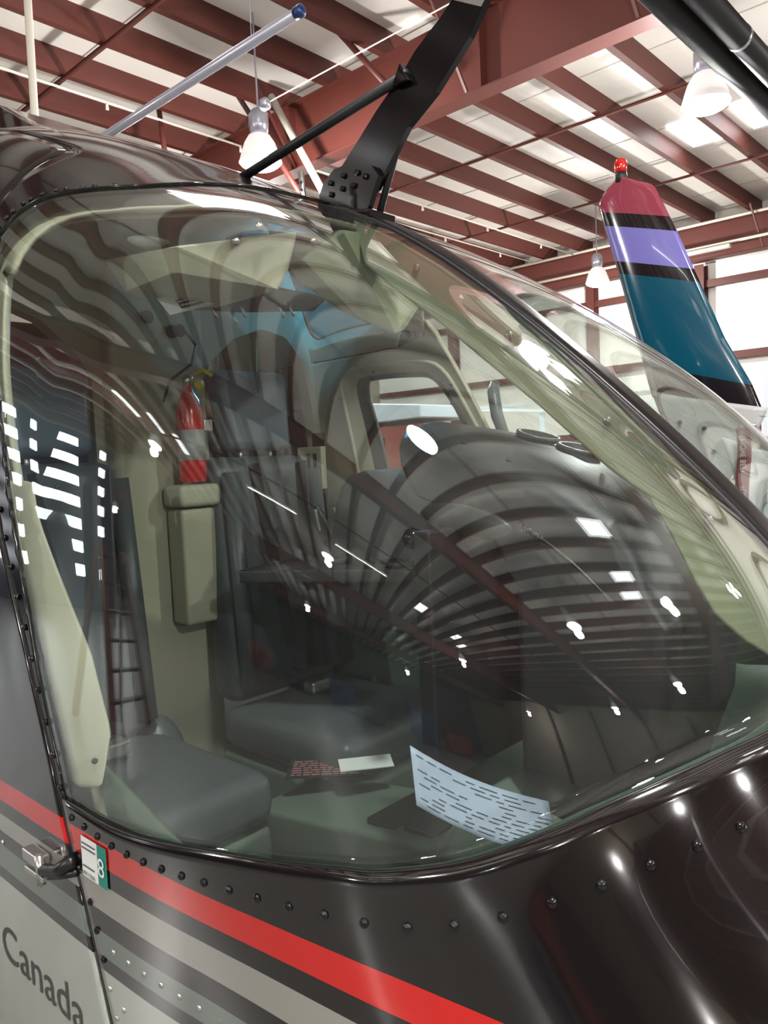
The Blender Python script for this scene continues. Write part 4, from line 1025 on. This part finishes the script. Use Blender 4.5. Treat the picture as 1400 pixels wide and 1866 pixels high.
MB().lathe([(.026, 0), (.030, .012), (.030, .045), (.022, .062), (0, .068)], (3.6, 1.69, 3.005), (0, 0, 1), 20).build('beacon_lens', M['red_lens'], tf, smooth=True)
MB().hull([(3.6, 1.0, 1.78), (3.6, 1.10, 1.62), (3.56, .62, 1.82), (3.64, .62, 1.82), (3.58, .64, 1.70), (3.62, 1.22, 1.52)]).build('tail_boom_end', M['skin_white'], tf, bevel=.01)
MB().tube([(3.6, 1.12, 1.50), (3.6, 1.05, 0.9), (3.6, .9, 0.02)], .03, 12).build('support_stand', M['galv'], tf, smooth=True)
# streamer and canvas cover
t = thing('warning_streamer', 'maroon REMOVE BEFORE FLIGHT streamer hanging beyond the far windshield', 'streamer', (2.2, .705, 1.72))
MB().grid(lambda u, v: Vector((2.2+.004*sin(9*v), .722-.036*u-.004*sin(6*v), 1.735-.26*v)), 4, 18).build('ribbon', M['maroon'], t, smooth=True, solid=.001)
text_mesh('REMOVE BEFORE FLIGHT', .0235, lambda x, y: (2.196, .695+y*.9, 1.728-x*.80), 'lettering', M['label_white'], t)
t = thing('canvas_cover', 'white canvas cover draped behind the maroon streamer', 'cover', (2.3, .72, 1.55))
MB().grid(lambda u, v: Vector((2.32+.02*sin(8*u+3*v), .80-.13*u-.06*v*(1-u), 1.715-.25*v*(1-.25*u)-.05*u*(1-v))), 14, 14).build('canvas', M['canvas'], t, smooth=True, solid=.003)
MB().tube([(2.2, .71, 1.738), (2.30, .705, 1.745), (2.36, .70, 1.70), (2.36, .72, 1.2), (2.36, .72, 0.0)], .008, 10).build('stand', M['galv'], t, smooth=True)

# ------------------------------------------------------------------ things on the hangar floor seen through the cabin
def rackthing(name, label, cat, x0, y0, w, l, h, shelves, m, group=None):
    t = thing(name, label, cat, (x0, y0, 0), group)
    for i in (-1, 1):
        for j in (-1, 1): MB().box((x0+i*w/2, y0+j*l/2, h/2), (.05, .05, h)).build('post', m, t)
    for z in shelves:
        b = MB()
        for i in (-1, 1): b.box((x0+i*w/2, y0, z), (.04, l, .04))
        for j in (-1, 1): b.box((x0, y0+j*l/2, z), (w, .04, .04))
        b.build('rail', m, t)
    return t
t = rackthing('work_platform', 'white tubular work platform seen between the port door and the centre post', 'platform', 8.2, 4.1, 1.6, 2.6, 2.25, (1.1, 1.6, 2.22), M['rack'])
MB().box((8.2, 4.1, 1.12), (1.6, 2.6, .05)).build('deck', M['rack'], t)
for y, z, w, lab in ((3.7, 1.15, .5, 'white boxed unit on the work platform deck, left one'), (4.5, 1.15, .7, 'white cabinet on the work platform deck, right one'), (3.1, 1.15, .3, 'small white carton at the end of the work platform deck')):
    t2 = thing('equipment_box', lab, 'box', (8.2, y, z))
    MB().box((8.2, y, z+.21), (.6, w, .40)).build('body', M['rack'], t2, bevel=.01)
    MB().box((7.895, y, z+.25), (.01, w*.6, .12)).build('front_panel', M['wall'], t2)
t = thing('engine_cabinet', 'rust red cabinet with a curved white top seen through the port door window', 'cabinet', (6.0, 5.3, 0))
MB().box((6.0, 5.35, 1.0), (.8, 1.35, 2.0)).build('body', M['rust_cloth'], t, bevel=.01)
MB().prism([(4.62, 2.18), (4.62, 2.06), (6.1, 2.02), (6.1, 2.30), (5.7, 2.28), (5.5, 2.20), (5.3, 2.24)], 5.55, 6.45).build('white_top', M['rack'], t, bevel=.015)
MB().box((5.58, 5.2, 1.75), (.03, .16, .3)).build('black_handle', M['matt_black'], t, bevel=.01)
MB().box((5.58, 4.85, 1.45), (.03, .2, .16)).build('data_plate', M['wall'], t)
tag(MB().box((8.6, 2.2, 1.2), (.8, .5, 2.4)).build('white_locker', M['rack'], bevel=.02), 'white locker at the far right edge beyond the streamer', 'locker')
# ------------------------------------------------------------------ things behind the camera, mirrored in glass and paint
structure(MB().box((-5.9, YW1-.04, 3.1), (5.4, .06, 6.2)).build('door_1', M['dark_door']))
k = 20
for i in range(7):
    for j in range(7):
        structure(MB().box((-3.75-.72*i, YW1-.08, 1.2+.76*j), (.21, .03, .36)).build('window_%d' % k, M['window_day'], bevel=.04)); k += 1
for j in range(6):
    pass
for x, lab in ((-14.0, 'farthest'), (-8.5, 'second'), (-3.0, 'third'), (2.0, 'fourth'), (8.0, 'nearest')):
    t = thing('wall_column', lab+' red oxide column on the right wall, seen only mirrored', 'column', (x, YW0+.15, 0))
    MB().box((x, YW0+.3, 3.0), (.22, .014, 6.0)).build('flange', M['steel_brown'], t)
    MB().box((x, YW0+.15, 3.0), (.012, .28, 6.0)).build('web', M['steel_brown'], t)
structure(MB().box((-8.0, YW0+.04, 2.2), (3.6, .06, 4.4)).build('door_2', M['wall']))
for i, x in enumerate((-6.0, 1.5, 6.0)):
    structure(MB().box((x, YW0+.05, 1.9), (1.2, .05, .9)).build('window_%d' % (90+i), mat('dim_window_%d' % i, srgb(120, 140, 150), 0.1)))
for i, (y, h) in enumerate(((-8.5, 1.2), (-5.5, 2.0), (-1.5, 1.0), (1.2, 1.5), (5.0, 2.2), (8.5, 1.3))):
    t = thing('tool_chest', ['red low tool chest by the back wall', 'tall blue parts cabinet by the back wall', 'low dark workbench by the back wall', 'blue tool chest by the back wall', 'tall dark storage cabinet by the back wall', 'red tool chest near the left wall'][i]+', seen only mirrored', 'tool chest', (-16.5, y, 0))
    mm = [M['tool_red'], M['tool_blue'], M['matt_black'], M['tool_blue'], M['matt_black'], M['tool_red']][i]
    MB().box((-16.5, y, h/2+.05), (.8, 2.2, h-.1)).build('body', mm, t, bevel=.02)
    for q in range(4): MB().box((-16.09, y, .2+(h-.3)*q/4+.08), (.02, 2.0, .02)).build('drawer_handle', M['chrome'], t)
for i, x in enumerate((-4.0, 0.5, 4.2)):
    t = thing('tool_chest', ['red tool chest by the right wall, seen only mirrored', 'blue crate stack by the right wall, seen only mirrored', 'dark bench by the right wall, seen only mirrored'][i], 'tool chest', (x, -17.5, 0))
    MB().box((x, -17.5, .55), (1.6, .7, 1.0)).build('body', [M['tool_red'], M['tool_blue'], M['matt_black']][i], t, bevel=.02)
    for q in range(3): MB().box((x, -17.14, .25+.28*q), (1.4, .02, .02)).build('drawer_handle', M['chrome'], t)
# step ladder
t = thing('step_ladder', 'rusty red step ladder mirrored in the left side of the windshield', 'ladder', (-2.2, 5.2, 0))
for s in (-1, 1):
    MB().bar((-2.2+s*.30, 4.9, .01), (-2.2+s*.18, 5.2, 1.8), .05, .07).build('front_rail', M['steel_brown'], t)
    MB().bar((-2.2+s*.30, 5.7, .01), (-2.2+s*.18, 5.3, 1.8), .04, .05).build('rear_rail', M['steel_brown'], t)
for q in range(6):
    MB().box((-2.2, 4.94+.047*q, .28+.28*q), (.56-.035*q, .09, .03)).build('step', M['matt_black'], t)
for i, (x, y) in enumerate(((-7.5, -1.0), (-7.0, 3.0))):
    t = thing('strip_light', ['white strip light mirrored low on the black nose', 'white strip light mirrored at the left of the nose'][i], 'light', (x, y, 5.9))
    MB().box((x, y, 5.93), (.14, 2.4, .07)).build('housing', M['pipe_white'], t)
    MB().tube([(x, y-1.15, 5.87), (x, y+1.15, 5.87)], .018, 8).build('tube_lamp', M['strip_tube'], t)
    for s in (-1, 1): MB().tube([(x, y+s, 5.95), (x, y+s, PB)], .004, 6).build('hanger', M['galv'], t)
GROUPS = {'high_bay_lamp': 'high bay lamps under the roof', 'rafter_beam': 'roof rafters', 'roof_strut': 'thin struts across the purlins', 'wall_girt': 'girts on the far wall',
          'wall_column': 'steel wall columns', 'conduit_pipe': 'conduits on the end rafter', 'sprinkler_pipe': 'sprinkler pipes', 'brown_brace': 'slanting brown braces',
          'tool_chest': 'workshop chests along the walls', 'equipment_box': 'boxes on the work platform'}
for o in list(D.objects):
    g = GROUPS.get(o.name.split('.')[0])
    if g and o.parent is None: o['group'] = g
